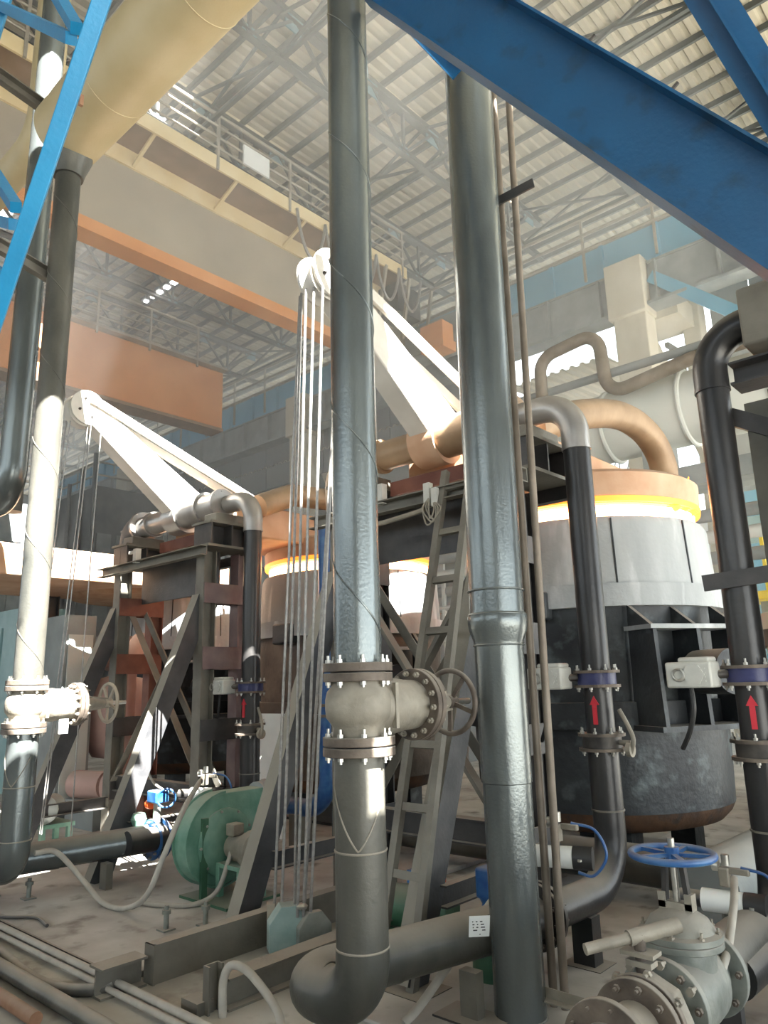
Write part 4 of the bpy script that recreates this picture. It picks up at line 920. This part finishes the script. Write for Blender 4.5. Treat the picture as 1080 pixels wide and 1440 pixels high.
MB().tube(spline([(-7.07, 4.2, 0.93), (-7.08, 4.2, 0.8), (-6.95, 4.2, 0.68), (-6.7, 4.2, 0.62), (-6.4, 4.1, 0.64)]), 0.012, 8).build('cable', 'hose', o)
MB().bar((-7.05, 4.24, 0.9), (-7.05, 4.24, 1.15), 0.05, 0.02).build('bracket', 'valve', o)

# hoses and conduits along the slab
tag(MB().tube(spline([(-6.0, 2.64, 0.42), (-5.98, 2.8, 0.40), (-5.85, 2.95, 0.2), (-5.6, 3.0, 0.065), (-5.3, 3.02, 0.075), (-5.05, 3.03, 0.2), (-4.97, 3.1, 0.45), (-5.05, 3.3, 0.72), (-5.3, 3.6, 0.86), (-5.5, 3.75, 0.84)]), 0.02, 12).build('flexible_conduit', 'hose'), 'pale flexible conduit looping from the left elbow over the slab up to the blower top', 'hose')
tag(MB().tube(spline([(-3.42, 2.50, 0.0), (-3.42, 2.5, 0.16), (-3.38, 2.52, 0.235), (-3.26, 2.54, 0.22), (-3.08, 2.56, 0.1), (-2.95, 2.5, 0.03), (-2.8, 2.45, 0.03)]), 0.021, 12).build('flexible_conduit', 'hose'), 'grey conduit arching out of the floor beside the beam post, left of the near elbow', 'hose')
tag(MB().tube(spline([(-2.62, 2.95, 0.03), (-2.60, 3.1, 0.1), (-2.52, 3.5, 0.4), (-2.42, 3.75, 0.62), (-2.3, 3.78, 0.72)]), 0.022, 12).build('flexible_conduit', 'hose'), 'pale conduit rising from behind the near floor run to the gas solenoid', 'hose')
tag(MB().tube(spline([(-1.42, 2.55, 0.03), (-1.33, 2.9, 0.2), (-1.28, 3.4, 0.4), (-1.32, 3.75, 0.55), (-1.4, 4.05, 0.62)]), 0.018, 12).build('flexible_conduit', 'hose'), 'pale conduit climbing at the lower right edge beside the gate valve', 'hose')

# ------------------------------------------------------------------ steel beams lying on the floor
t = thing('floor_beam', 'long dusty channel on the floor left of the counterweights', 'beam', (-4.05, 3.3, 0))
MB().channel((-4.06, 2.49, 0.10), (-4.06, 4.25, 0.10), 0.2, 0.09, 0.012, (-1, 0, 0)).build('channel', 'frame', t)
MB().box((-4.1, 2.495, 0.1), (0.1, 0.012, 0.2)).build('end_plate', 'frame', t)
t = thing('floor_beam', 'short I-beam stub at the slab corner, left end of the long channel', 'beam', (-4.14, 2.35, 0))
MB().ibeam((-4.15, 2.2, 0.075), (-4.15, 2.47, 0.075), 0.15, 0.14, 0.012, (1, 0, 0)).build('stub', 'frame', t)
t = thing('floor_beam', 'dark I-beam on the floor running up behind the near elbow', 'beam', (-3.5, 3.0, 0))
MB().ibeam((-3.5, 2.55, 0.075), (-3.5, 3.9, 0.075), 0.15, 0.13, 0.012, (1, 0, 0)).build('beam', 'frame', t)
MB().channel((-3.53, 2.5, 0), (-3.53, 2.5, 0.22), 0.09, 0.05, 0.01, (1, 0, 0)).build('end_post', 'frame', t)
MB().box((-3.58, 2.46, 0.03), (0.14, 0.1, 0.06)).build('toe_block', 'frame', t)

# pipes and hoses in the lower left corner
tag(MB().tube([(-7.5, 2.33, 0.04), (-3.0, 2.33, 0.04)], 0.022, 10).build('floor_pipe', 'hose'), 'thin pale pipe along the floor, upper of the close pair crossing the lower left corner', 'pipe')
tag(MB().tube([(-7.5, 2.27, 0.03), (-3.0, 2.27, 0.03)], 0.017, 10).build('floor_pipe', 'hose'), 'thin pale pipe along the floor, lower of the close pair crossing the lower left corner', 'pipe')
tag(MB().tube([(-7.0, 2.02, 0.045), (-3.1, 2.0, 0.045)], 0.042, 14).build('floor_pipe', 'dusty_pipe'), 'thick grey pipe along the floor in the lower left corner', 'pipe')
tag(MB().tube([(-7.0, 1.86, 0.035), (-4.05, 1.85, 0.035)], 0.034, 14).build('floor_pipe', 'rust'), 'rusty brown pipe ending on the floor in the very lower left corner', 'pipe')
tag(MB().tube(spline([(-6.4, 2.12, 0.03), (-5.3, 2.13, 0.03), (-4.75, 2.08, 0.03), (-4.4, 2.09, 0.03), (-4.2, 2.2, 0.03), (-4.16, 2.3, 0.03)]), 0.032, 12).build('rubber_hose', 'hose_dark'), 'thick dusty hose curving along the floor to the I-beam stub', 'hose')
tag(MB().tube(spline([(-6.3, 2.36, 0.02), (-5.9, 2.42, 0.05), (-5.7, 2.55, 0.05), (-5.45, 2.52, 0.05)]), 0.012, 8).build('scrap_rod', 'frame_dark'), 'dark bent rod lying on the slab edge at lower left', 'rod')
tag(MB().bbox((-5.9, 2.365, 0.0), (-4.25, 2.38, 0.05)).build('edge_angle', 'frame_dark'), 'dark steel edging angle along the slab rim at lower left', 'edging')

# ------------------------------------------------------------------ the flanged valve line in the lower right corner
X = -1.38
vl = thing('pipe_line', 'dusty flanged pipe line with bolted flange pairs in the lower right corner', 'pipe', (X, 3.2, 0.2))
MB().tube([(X, 1.8, 0.36), (X, 2.9, 0.36)], 0.095, 28).build('pipe_wall', 'valve', vl)
MB().tube([(X, 3.56, 0.36), (X, 4.0, 0.36), (X + 0.03, 4.3, 0.36)], 0.115, 28).build('pipe_wall', 'dusty_pipe', vl)
for y in (2.60, 2.83, 2.875):
    MB().disc((X, y, 0.36), (0, 1, 0), 0.165, 0.028, 40).build('flange', 'flange', vl, bevel=0.003)
bolts((X, 2.6, 0.36), (0, -1, 0), 0.138, 10, 0.013, 0.03, vl, m='flange'); bolts((X, 2.81, 0.36), (0, -1, 0), 0.138, 10, 0.013, 0.03, vl, m='flange')
for y in (2.5, 3.75): MB().box((X, y, 0.13), (0.1, 0.05, 0.26)).build('support_post', 'frame_dark', vl)
lv = thing('lever_valve', 'squat lug valve with a long pipe lever, between the flanges at lower right', 'valve', (X, 2.96, 0.2))
MB().disc((X, 2.95, 0.36), (0, 1, 0), 0.15, 0.08, 8).build('valve_body', 'valve', lv, bevel=0.01)
bolts((X, 2.95, 0.36), (0, 1, 0), 0.165, 8, 0.016, 0.05, lv, both=0.1, m='valve')
MB().box((X - 0.02, 2.95, 0.54), (0.1, 0.06, 0.02)).box((X - 0.02, 2.95, 0.575), (0.13, 0.08, 0.015)).build('top_plate', 'valve', lv)
MB().tube([(X - 0.02, 2.95, 0.5), (X - 0.02, 2.95, 0.64)], 0.022, 12).build('stem', 'flange', lv)
MB().tube([(X - 0.16, 2.78, 0.60), (X - 0.01, 2.97, 0.635)], 0.021, 14).build('lever', 'valve', lv)
MB().tube([(X - 0.05, 2.92, 0.625), (X + 0.08, 3.09, 0.655)], 0.029, 14).build('lever_socket', 'valve', lv)
gv = thing('gate_valve', 'grey-green gate valve with a blue horizontal handwheel at lower right', 'valve', (X, 3.28, 0.18))
for y in (3.07, 3.52):
    MB().disc((X, y, 0.36), (0, 1, 0), 0.172, 0.032, 40).build('flange', 'valve_green', gv, bevel=0.003)
    bolts((X, y - 0.018, 0.36), (0, -1, 0), 0.145, 8, 0.015, 0.03, gv, m='flange')
MB().lathe([(0.105, -0.22), (0.12, -0.17), (0.15, -0.09), (0.155, 0), (0.15, 0.09), (0.12, 0.17), (0.105, 0.22)], (X, 3.29, 0.36), (0, 1, 0), 32).build('valve_body', 'valve_green', gv)
MB().tube([(X, 3.29, 0.38), (X, 3.29, 0.54)], 0.13, 28).build('bonnet_neck', 'valve_green', gv)
MB().lathe([(0.165, 0), (0.165, 0.026)], (X, 3.29, 0.525), n=36).build('bonnet_flange', 'valve_green', gv, bevel=0.003)
MB().lathe([(0.165, 0), (0.165, 0.022), (0.14, 0.03), (0.115, 0.07), (0.065, 0.1), (0.035, 0.105)], (X, 3.29, 0.554), n=36).build('bonnet_dome', 'valve_green', gv)
bolts((X, 3.29, 0.575), (0, 0, 1), 0.148, 8, 0.012, 0.03, gv, m='valve')
MB().box((X, 3.29, 0.67), (0.14, 0.05, 0.03)).box((X - 0.055, 3.29, 0.69), (0.03, 0.05, 0.06)).box((X + 0.055, 3.29, 0.69), (0.03, 0.05, 0.06)).build('gland_plate', 'valve', gv)
for s in (-1, 1): MB().bar((X + s * 0.05, 3.29, 0.66), (X + s * 0.035, 3.29, 0.86), 0.02, 0.03, (1, 0, 0)).build('yoke', 'black_pipe', gv)
MB().tube([(X, 3.29, 0.64), (X, 3.29, 0.93)], 0.014, 10).build('stem', 'bolt', gv)
wheel((X, 3.29, 0.865), (0, 0, 1), 0.165, 0.015, gv, 'blue_valve', 5, 0.03)
# second thick floor run that passes behind it
tag(MB().tube([(-1.9, 5.0, 0.3), (-1.8, 9.5, 0.3)], 0.2, 24).build('floor_main', 'machine'), 'fat dusty main lying on the floor behind the blue handwheel', 'pipe')

# ------------------------------------------------------------------ blue steelwork close to the camera
def shift(p, d): return V(p) + V(d)
bb = thing('blue_beam', 'big blue I-beam slanting down across the top right of the hall', 'beam', (-1.4, 3.05, 3.5))
p0, p1 = V((-2.092, 2.466, 5.334)), V((-0.554, 2.809, 3.275)); d = (p1 - p0).normalized()
toc = (V((0, 0, 1.6)) - (p0 + p1) / 2).normalized()
web = (toc - d * toc.dot(d)).normalized(); web = (Quaternion(d, math.radians(-16)) @ web)
q0, q1 = p0 - d * 0.05, p1 + d * 0.9
MB().ibeam(q0, q1, 0.345, 0.15, 0.012, web).build('beam', 'blue', bb)
upv = d.cross(web); upv = upv if upv.z > 0 else -upv
for k in range(3):
    c = q0 + d * (0.95 + k * 0.5) + upv * 0.177
    bolt(c, upv, 0.016, 0.05, bb, 'flange_dark')
b2 = thing('blue_beam', 'narrow blue angle-section beam cutting off the top right corner', 'beam', (-0.55, 3.1, 3.5))
r0, r1 = V((-0.82, 2.78, 5.0)), V((-0.42, 3.5, 3.6)); d2 = (r1 - r0).normalized()
toc = (V((0, 0, 1.6)) - r0).normalized(); sd2 = (toc.cross(d2)).normalized()
MB().bar(r0 - d2 * 0.4 - sd2 * 0.0, r1 + d2 * 0.4, 0.17, 0.012, sd2).build('leaf', 'blue', b2)
MB().bar(r0 - d2 * 0.4 + toc * 0.03, r1 + d2 * 0.4 + toc * 0.03, 0.012, 0.06, sd2).build('rib', 'blue', b2)
sb = thing('blue_strut', 'short blue channel strut ending at the top of the thick stepped pipe', 'strut', (-2.1, 2.9, 4.9))
MB().channel((-2.35, 3.0, 5.56), (-2.195, 3.23, 5.27), 0.085, 0.05, 0.008, web).build('channel', 'blue', sb)
MB().box((-2.365, 2.98, 5.585), (0.07, 0.07, 0.06)).build('end_block', 'black', sb)
bt = thing('blue_truss', 'bright blue lattice of square tube climbing past the left down pipe', 'truss', (-2.6, 1.0, 2.8))
c0, c1 = V((-3.06, 1.0, 3.02)), V((-2.13, 1.0, 4.25)); dd = (c1 - c0).normalized()
MB().bar(c0 - dd * 3.77, c1 + dd * 1.2, 0.062, 0.062, (0.5, 1, 0)).build('chord', 'blue_bright', bt, bevel=0.004)
off = V((-1.1, 0, 0.82))
MB().bar(c0 - dd * 3.4 + off, c1 + dd * 0.9 + off, 0.062, 0.062, (0.5, 1, 0)).build('chord', 'blue_bright', bt, bevel=0.004)
for a, b in (((-3.38, 1.0, 4.93), (-2.49, 1.0, 4.10)), ((-2.72, 1.0, 4.52), (-2.45, 1.0, 4.12)), ((-3.3, 1.0, 3.98), (-2.90, 1.0, 3.55)), ((-3.3, 1.0, 3.7), (-2.90, 1.0, 3.47)), ((-3.3, 1.0, 3.5), (-3.0, 1.0, 3.28))):
    MB().bar(a, b, 0.045, 0.045, (0.5, 1, 0)).build('lacing', 'blue_bright', bt)

# ------------------------------------------------------------------ ducts and pipes overhead on the left
du = thing('overhead_duct', 'fat cream duct crossing the top left above the down pipes', 'duct', (-4, 2.5, 6.4))
DC = 6.69
MB().tube(fillet([(-6.12, 2.5, DC), (-1.9, 2.5, DC), (-1.9, 2.5, 8.7), (-1.9, -15.9, 8.7)], 0.45, 10), 0.315, 48).build('duct_wall', 'duct', du)
MB().lathe([(0.0, -0.1), (0.15, -0.09), (0.26, -0.05), (0.315, 0.0)], (-6.12, 2.5, DC), (1, 0, 0), 48).build('end_cap', 'duct', du)
for x in (-5.2, -3.9): MB().ring((x, 2.5, DC), (1, 0, 0), 0.316, 0.004, 48, 6).build('weld_seam', 'duct', du)
MB().lathe([(0.13, 0), (0.15, 0.08), (0.2, 0.22)], (-6.08, 2.52, DC - 0.48), n=24).build('branch_collar', 'dusty_pipe', du)
MB().box((-5.3, 2.25, DC - 0.3), (0.03, 0.03, 0.1)).build('drip_lug', 'rust', du)
t = thing('vertical_main', 'grey vertical main rising at the far left behind the blue lattice', 'pipe', (-6.95, 2.6, 3.2))
MB().tube(fillet([(-13, 2.6, 3.35), (-6.97, 2.6, 3.35), (-6.95, 2.6, 10)], 0.3, 8), 0.125, 28).build('pipe_wall', 'grey_pipe', t)
t = thing('vertical_main', 'second, thinner vertical main further left behind the blue lattice', 'pipe', (-7.6, 2.9, 3.5))
MB().tube([(-7.75, 2.9, 3.4), (-7.75, 2.9, 10)], 0.11, 24).build('pipe_wall', 'dusty_pipe', t)
t = thing('cream_branch', 'cream branch duct rising to the roof behind the blue lattice, top left', 'duct', (-8.6, 3.2, 8.2))
MB().tube(fillet([(-14, 3.2, 8.5), (-8.6, 3.2, 8.5), (-8.6, 3.2, 15.6)], 0.4, 8), 0.2, 24).build('pipe_wall', 'duct', t)
tag(MB().channel((-6.2, 1.75, 6.98), (-6.2, 2.4, 6.86), 0.12, 0.07, 0.01, (1, 0, 0)).build('pipe_bracket', 'frame'), 'upper dark channel bracket reaching to the left down pipe', 'bracket')
tag(MB().channel((-6.2, 2.0, 5.33), (-6.2, 2.47, 5.22), 0.12, 0.07, 0.01, (1, 0, 0)).build('pipe_bracket', 'frame'), 'lower dark channel bracket reaching to the left down pipe', 'bracket')

# big grey duct and pipes behind the big ladle
gd = thing('grey_duct', 'thick pale grey horizontal duct with ring ribs behind the big ladle', 'duct', (-4, 13, 5.5))
MB().tube([(-9.2, 13, 6.25), (4, 13, 6.25)], 0.66, 36).build('duct_wall', 'grey_duct', gd)
for k in range(7): MB().ring((-8.6 + k * 1.45, 13, 6.25), (1, 0, 0), 0.67, 0.045, 36, 8).build('ring_rib', 'grey_duct', gd)
for x in (-7.9, -4.9, -1.9): MB().box((x, 13, 5.4), (0.5, 0.4, 0.5)).build('saddle', 'machine', gd)
tag(MB().bbox((-16, 12.6, 4.75), (4, 13.4, 5.1)).build('pipe_bridge_beam', 'machine'), 'grey pipe bridge beam under the thick ribbed duct', 'beam')
for k, (z, y, r, lab) in enumerate(((7.05, 12.3, 0.08, 'slim'),)):
    tag(MB().tube([(-9.5, y, z), (4, y, z)], r, 16).build('service_pipe', 'conduit' if k else 'machine'), lab + ' grey brown service pipe running over the thick ribbed duct', 'pipe')
tag(MB().tube(fillet([(-6.75, 12.2, 5.2), (-6.75, 12.2, 7.75), (-5.5, 12.2, 7.9), (-5.42, 12.2, 6.6), (-3.9, 12.15, 6.8), (2, 12.1, 6.9)], 0.35, 6), 0.12, 16).build('looped_pipe', 'conduit'), 'grey brown pipe with a square expansion loop above the ribbed duct', 'pipe')
for k in range(4):
    tag(MB().tube([(-14, 12.2 + 0.2 * k, 4.1 - 0.32 * k), (4, 12.2 + 0.2 * k, 4.1 - 0.32 * k)], 0.11, 12).build('service_pipe', 'grey_duct' if k % 2 else 'machine'), 'pale service pipe in the rack low behind the big ladle, %s from the top' % ORD[k], 'pipe', 'rack of service pipes behind the big ladle')
for k, x in enumerate((-9.5, -5.2, -1.6, 1.5)):
    tag(MB().bbox((x - 0.2, 12.7, 0), (x + 0.2, 13.2, 4.75)).build('pipe_bridge_leg', 'machine'), 'grey steel leg of the pipe bridge behind the big ladle, %s from the left' % ORD[k], 'column', 'pipe bridge legs')

# things glimpsed at the right edge
t = thing('lifter_frame', 'olive post and dark cap beams of the nearest frame at the right edge', 'frame', (-1.05, 4.6, 0))
MB().bbox((-1.17, 4.5, 0), (-0.98, 4.75, 3.15)).build('post', 'frame', t)
MB().bbox((-1.0, 4.35, 0), (-0.82, 4.52, 3.15)).build('post', 'frame_dark', t)
MB().ibeam((-1.2, 4.5, 3.32), (0.2, 4.5, 3.32), 0.14, 0.2, 0.014, (0, 1, 0)).build('cap_beam', 'frame_dark', t)
MB().bbox((-1.08, 4.3, 3.42), (-0.5, 4.8, 3.78)).build('bearing_box', 'frame', t, bevel=0.015)
MB().bar((-1.3, 4.5, 3.12), (-0.85, 4.5, 2.85), 0.1, 0.06, (0, 0, 1)).build('knee', 'frame_dark', t)
MB().bar((-1.46, 4.3, 2.1), (-1.0, 4.36, 2.13), 0.09, 0.02, (0, 0, 1)).build('clamp_bar', 'frame_dark', t)
t = thing('yellow_platform', 'bright yellow railed platform far behind the right-edge pipe', 'platform', (-3.6, 15, 2.8))
for z in (3.4, 3.8, 4.2): MB().tube([(-4.2, 14.5, z), (-2.6, 14.5, z)], 0.035, 8).build('rail', 'yellow', t)
for x in (-4.2, -3.8, -3.4, -3.0): MB().bar((x, 14.5, 3.0), (x, 14.5, 4.2), 0.06, 0.06, (1, 0, 0)).build('railing_post', 'yellow', t)
MB().bbox((-4.3, 14.5, 2.9), (-2.4, 16, 3.05)).build('deck', 'yellow', t)
for x in (-4.1, -2.7): MB().bbox((x, 15, 0), (x + 0.15, 15.15, 2.9)).build('leg', 'machine', t)
t = thing('control_cabin', 'pale blue control cabin with dark window band far behind the right-edge pipe', 'cabin', (-3.9, 17.5, 3.2))
MB().bbox((-5.0, 17.5, 0), (-3.2, 18.4, 5.6)).build('shell', 'runway', t)
MB().bbox((-4.9, 17.44, 4.4), (-3.3, 17.5, 5.0)).build('window', 'teal', t)
for k in range(4): MB().bbox((-4.85 + 0.42 * k, 17.42, 4.38), (-4.82 + 0.42 * k, 17.5, 5.02)).build('mullion', 'machine', t)
# ladle and wheel behind the right-hand side
t = thing('spare_ladle', 'pale grey spare ladle on the floor beyond the right-edge pipe', 'ladle', (-1.9, 9.6, 0))
MB().lathe([(0.02, 0.3), (0.8, 0.3), (0.95, 0.42), (1.0, 1.0), (1.08, 2.3), (1.0, 2.3)], (-1.7, 10.2, 0), n=40).build('shell', 'grey_duct', t)
MB().bbox((-2.4, 9.6, 0), (-1.0, 10.8, 0.3)).build('base_plate', 'machine', t)
MB().lathe([(1.0, 1.9), (1.12, 1.9), (1.12, 2.1), (1.0, 2.1)], (-1.7, 10.2, 0), n=40).build('band', 'machine_dark', t)

# ------------------------------------------------------------------ machinery in the haze on the left and behind
t = thing('teal_cabinet', 'tall teal electrical cabinet at the far left edge', 'cabinet', (-13.6, 5.5, 0))
MB().bbox((-14.4, 5.2, 0), (-12.9, 5.9, 3.0)).build('body', 'teal', t)
MB().bbox((-14.3, 5.16, 1.5), (-13.7, 5.2, 2.7)).build('door', 'teal', t); MB().bbox((-13.6, 5.16, 1.5), (-13.0, 5.2, 2.7)).build('door', 'teal', t)
MB().bbox((-14.2, 5.14, 2.0), (-13.9, 5.165, 2.5)).build('window', 'machine_dark', t)
t = thing('switch_cabinet', 'narrow grey switch cabinet standing right behind the sunlit down pipe', 'cabinet', (-9.7, 4.4, 0))
MB().bbox((-10.2, 4.3, 0), (-9.35, 4.7, 2.55)).build('body', 'machine', t)
MB().bbox((-9.36, 4.34, 0.3), (-9.33, 4.66, 2.3)).build('door', 'grey_duct', t)
t = thing('pink_pump', 'pinkish round-bodied pump with a barrel motor, low behind the left raking strut', 'pump', (-9.0, 4.6, 0))
MB().disc((-8.95, 4.55, 0.5), (1, 0.3, 0), 0.16, 0.5, 24).build('motor_barrel', 'pink', t)
MB().disc((-8.55, 4.67, 0.5), (1, 0.3, 0), 0.2, 0.16, 24).build('casing', 'pink', t)
MB().box((-8.9, 4.57, 0.17), (0.7, 0.35, 0.34)).build('plinth', 'machine', t)
MB().tube(fillet([(-8.5, 4.68, 0.6), (-8.5, 4.68, 1.9), (-8.9, 5.1, 2.2)], 0.3, 8), 0.13, 18).build('delivery_pipe', 'pink', t)
t = thing('pink_vessel', 'pale pink rounded vessel behind the left handwheel', 'vessel', (-10.2, 5.6, 0.6))
MB().lathe([(0.02, 0.7), (0.3, 0.75), (0.42, 0.95), (0.45, 1.5), (0.3, 1.75), (0.05, 1.8)], (-9.6, 5.2, 0), n=28).build('lower_body', 'pink', t)
MB().lathe([(0.05, 1.82), (0.35, 1.9), (0.4, 2.1), (0.3, 2.3), (0.02, 2.36)], (-9.9, 5.4, 0), n=28).build('upper_body', 'pink', t)
for a in (0.4, 2.5, 4.6): MB().bar((-9.6 + 0.35 * math.cos(a), 5.2 + 0.35 * math.sin(a), 0), (-9.6 + 0.35 * math.cos(a), 5.2 + 0.35 * math.sin(a), 0.9), 0.06, 0.06).build('leg', 'machine', t)
def small_motor(x, y, lab, m, st):
    t = thing('motor', lab, 'motor', (x, y, 0))
    MB().lathe([(0.04, 0), (0.12, 0.02), (0.13, 0.3), (0.145, 0.3), (0.145, 0.36), (0.1, 0.39), (0.03, 0.4)], (x - 0.2, y + 0.1, 0.42), (0.75, -0.65, 0), 24).build('motor_body', m, t)
    MB().disc((x + 0.1, y - 0.165, 0.42), (0.75, -0.65, 0), 0.05, 0.02, 16).build('fan_boss', 'machine_dark', t)
    MB().box((x - 0.05, y, 0.26), (0.4, 0.35, 0.04)).build('shelf', st, t)
    for sx in (-0.2, 0.1):
        for sy in (-0.14, 0.14): MB().box((x + sx, y + sy, 0.12), (0.05, 0.05, 0.24)).build('leg', st, t)
    return t
small_motor(-8.1, 3.72, 'small grey fan motor on a green stand at the left, behind the sunlit valve', 'grey_duct', 'green')
t = thing('green_motor', 'dark green motor on the floor behind the ladder foot', 'motor', (-3.3, 4.0, 0))
MB().disc((-3.32, 3.95, 0.2), (1, 0.3, 0), 0.13, 0.42, 24).build('motor_body', 'green_dark', t)
MB().box((-3.32, 3.95, 0.05), (0.42, 0.3, 0.1)).build('base_plate', 'green_dark', t)
MB().box((-3.38, 3.98, 0.37), (0.1, 0.08, 0.08)).build('terminal_box', 'blue_valve', t); MB().box((-3.24, 4.02, 0.39), (0.09, 0.06, 0.1)).build('plug', 'orange_red', t)
t = thing('blue_down_pipe', 'slim blue pipe behind the near gate valve bending into a pale floor duct', 'pipe', (-5.5, 5.2, 0.0))
MB().box((-5.9, 5.2, 0.18), (0.12, 0.2, 0.36)).build('support_block', 'frame', t)
MB().tube(fillet([(-5.5, 5.2, 3.3), (-5.5, 5.2, 0.42), (-6.3, 5.2, 0.42)], 0.3, 8), 0.085, 20).build('pipe_wall', 'blue_valve', t)
for z in (1.3, 1.4): MB().disc((-5.5, 5.2, z), (0, 0, 1), 0.14, 0.025, 20).build('flange', 'flange', t)
tag(MB().tube([(-5.4, 5.6, 0.25), (-1.2, 5.6, 0.25)], 0.14, 20).build('floor_main', 'dusty_pipe'), 'dusty floor main running along behind both frames', 'pipe')
tag(MB().bbox((-6.86, 5.38, 0.035), (-6.40, 5.42, 1.3)).build('white_panel', 'white'), 'white panel standing upright behind the lower end of the far riser', 'panel')
for k, (x, y, w, dp, h, m) in enumerate(((-24, 9, 2.5, 2, 7.5, 'machine'), (-22, 13.5, 3, 2, 6.0, 'machine_dark'), (-30, 7, 3, 3, 6.5, 'machine'), (-17.5, 13, 2, 2, 5.2, 'machine'), (-27, 14, 3, 3, 9, 'machine_dark'), (-36, 10, 4, 4, 8, 'machine'))):
    lab = ['tall grey machine tower deep in the haze behind the far jib', 'dark squat machine block far behind the ropes', 'grey machine block far behind the left ropes', 'grey machine box behind the near trunnion', 'dark machine tower deep behind the ropes', 'pale machine block at the hall end'][k]
    t = thing('machine_tower', lab, 'machine', (x, y, 0))
    MB().bbox((x - w / 2, y - dp / 2, 0), (x + w / 2, y + dp / 2, h)).build('housing', m, t, bevel=0.05)
    for q in range(4):
        MB().bbox((x + w / 2, y - dp / 2 + 0.1 + q * dp / 4, h * 0.3), (x + w / 2 + 0.06, y - dp / 2 - 0.1 + (q + 1) * dp / 4, h * 0.8)).build('panel', 'machine', t)
        MB().tube([(x - w / 2 + w * q / 3, y - dp / 2 - 0.1, 0), (x - w / 2 + w * q / 3, y - dp / 2 - 0.1, h + 0.4 * q)], 0.08, 10).build('pipe', 'machine_dark', t)
    for z in (h + 0.4, h + 0.9): MB().tube([(x - w / 2, y - dp / 2, z), (x + w / 2, y - dp / 2, z), (x + w / 2, y + dp / 2, z)], 0.04, 6).build('rail', 'rail', t)
# railed platform glimpsed through the ladder
t = thing('grey_platform', 'pale railed platform with yellow beam seen through the ladder', 'platform', (-9.5, 13.5, 2))
for z in (2.4, 3.1, 3.8, 4.4): MB().tube([(-11, 12.5, z), (-7, 12.5, z)], 0.05, 8).build('rail', 'grey_duct', t)
for x in (-10.6, -9.6, -8.6, -7.6): MB().bar((x, 12.5, 1.8), (x, 12.5, 4.4), 0.07, 0.07, (1, 0, 0)).build('railing_post', 'grey_duct', t)
MB().bbox((-11, 12.45, 4.6), (-7, 12.6, 4.8)).build('beam', 'yellow', t)
MB().bbox((-11, 12.6, 1.6), (-7, 14, 1.8)).build('deck', 'machine', t)
for x in (-10.8, -7.2): MB().bbox((x - 0.1, 13, 0), (x + 0.1, 13.2, 1.6)).build('leg', 'machine', t)

# ------------------------------------------------------------------ dusty air of the hall
hz = MB().ext([(9.2, 0.02), (25, 0.02), (25, 15.6), (3.6, 15.6), (3.6, 7.6), (9.2, 7.6)], (-46, 0, 0), (-3.5, 0, 0), (0, 1, 0))
hm = bpy.data.materials.new('dusty_air'); hm.use_nodes = True
nt = hm.node_tree; nt.nodes.remove(nt.nodes['Principled BSDF'])
sc = nt.nodes.new('ShaderNodeVolumeScatter'); sc.inputs['Color'].default_value = (0.95, 0.95, 0.91, 1); sc.inputs['Density'].default_value = 0.036
nt.links.new(sc.outputs[0], nt.nodes['Material Output'].inputs['Volume'])
HAZE = True
if HAZE:
    h = hz.build('dusty_haze', hm, kind='stuff'); tag(h, 'pale dusty haze filling the back of the hall', 'haze')

jb = thing('junction_box', 'small grey junction box with a tangle of wires, on the near frame beam', 'box', (-3.25, 4.12, 2.8))
MB().box((-3.27, 4.12, 2.93), (0.06, 0.05, 0.18)).box((-3.2, 4.11, 2.9), (0.05, 0.04, 0.14)).build('housing', 'actuator', jb, bevel=0.006)
for k in range(4):
    a = k * 1.3
    MB().tube(spline([(-3.25, 4.1, 2.9), (-3.27 + 0.03 * math.cos(a), 4.08, 2.82), (-3.22 + 0.035 * math.sin(a), 4.07, 2.74 - 0.015 * k), (-3.19 + 0.02 * k, 4.08, 2.8), (-3.21, 4.1, 2.87)]), 0.007, 6).build('wire', 'valve', jb)
tag(MB().tube(spline([(-3.3, 4.1, 2.82), (-3.5, 4.09, 2.80), (-3.75, 4.1, 2.79), (-4.0, 4.11, 2.80)]), 0.02, 8).build('cable_bundle', 'valve'), 'grey cable bundle strapped along the near frame beam beside the junction box', 'cable')
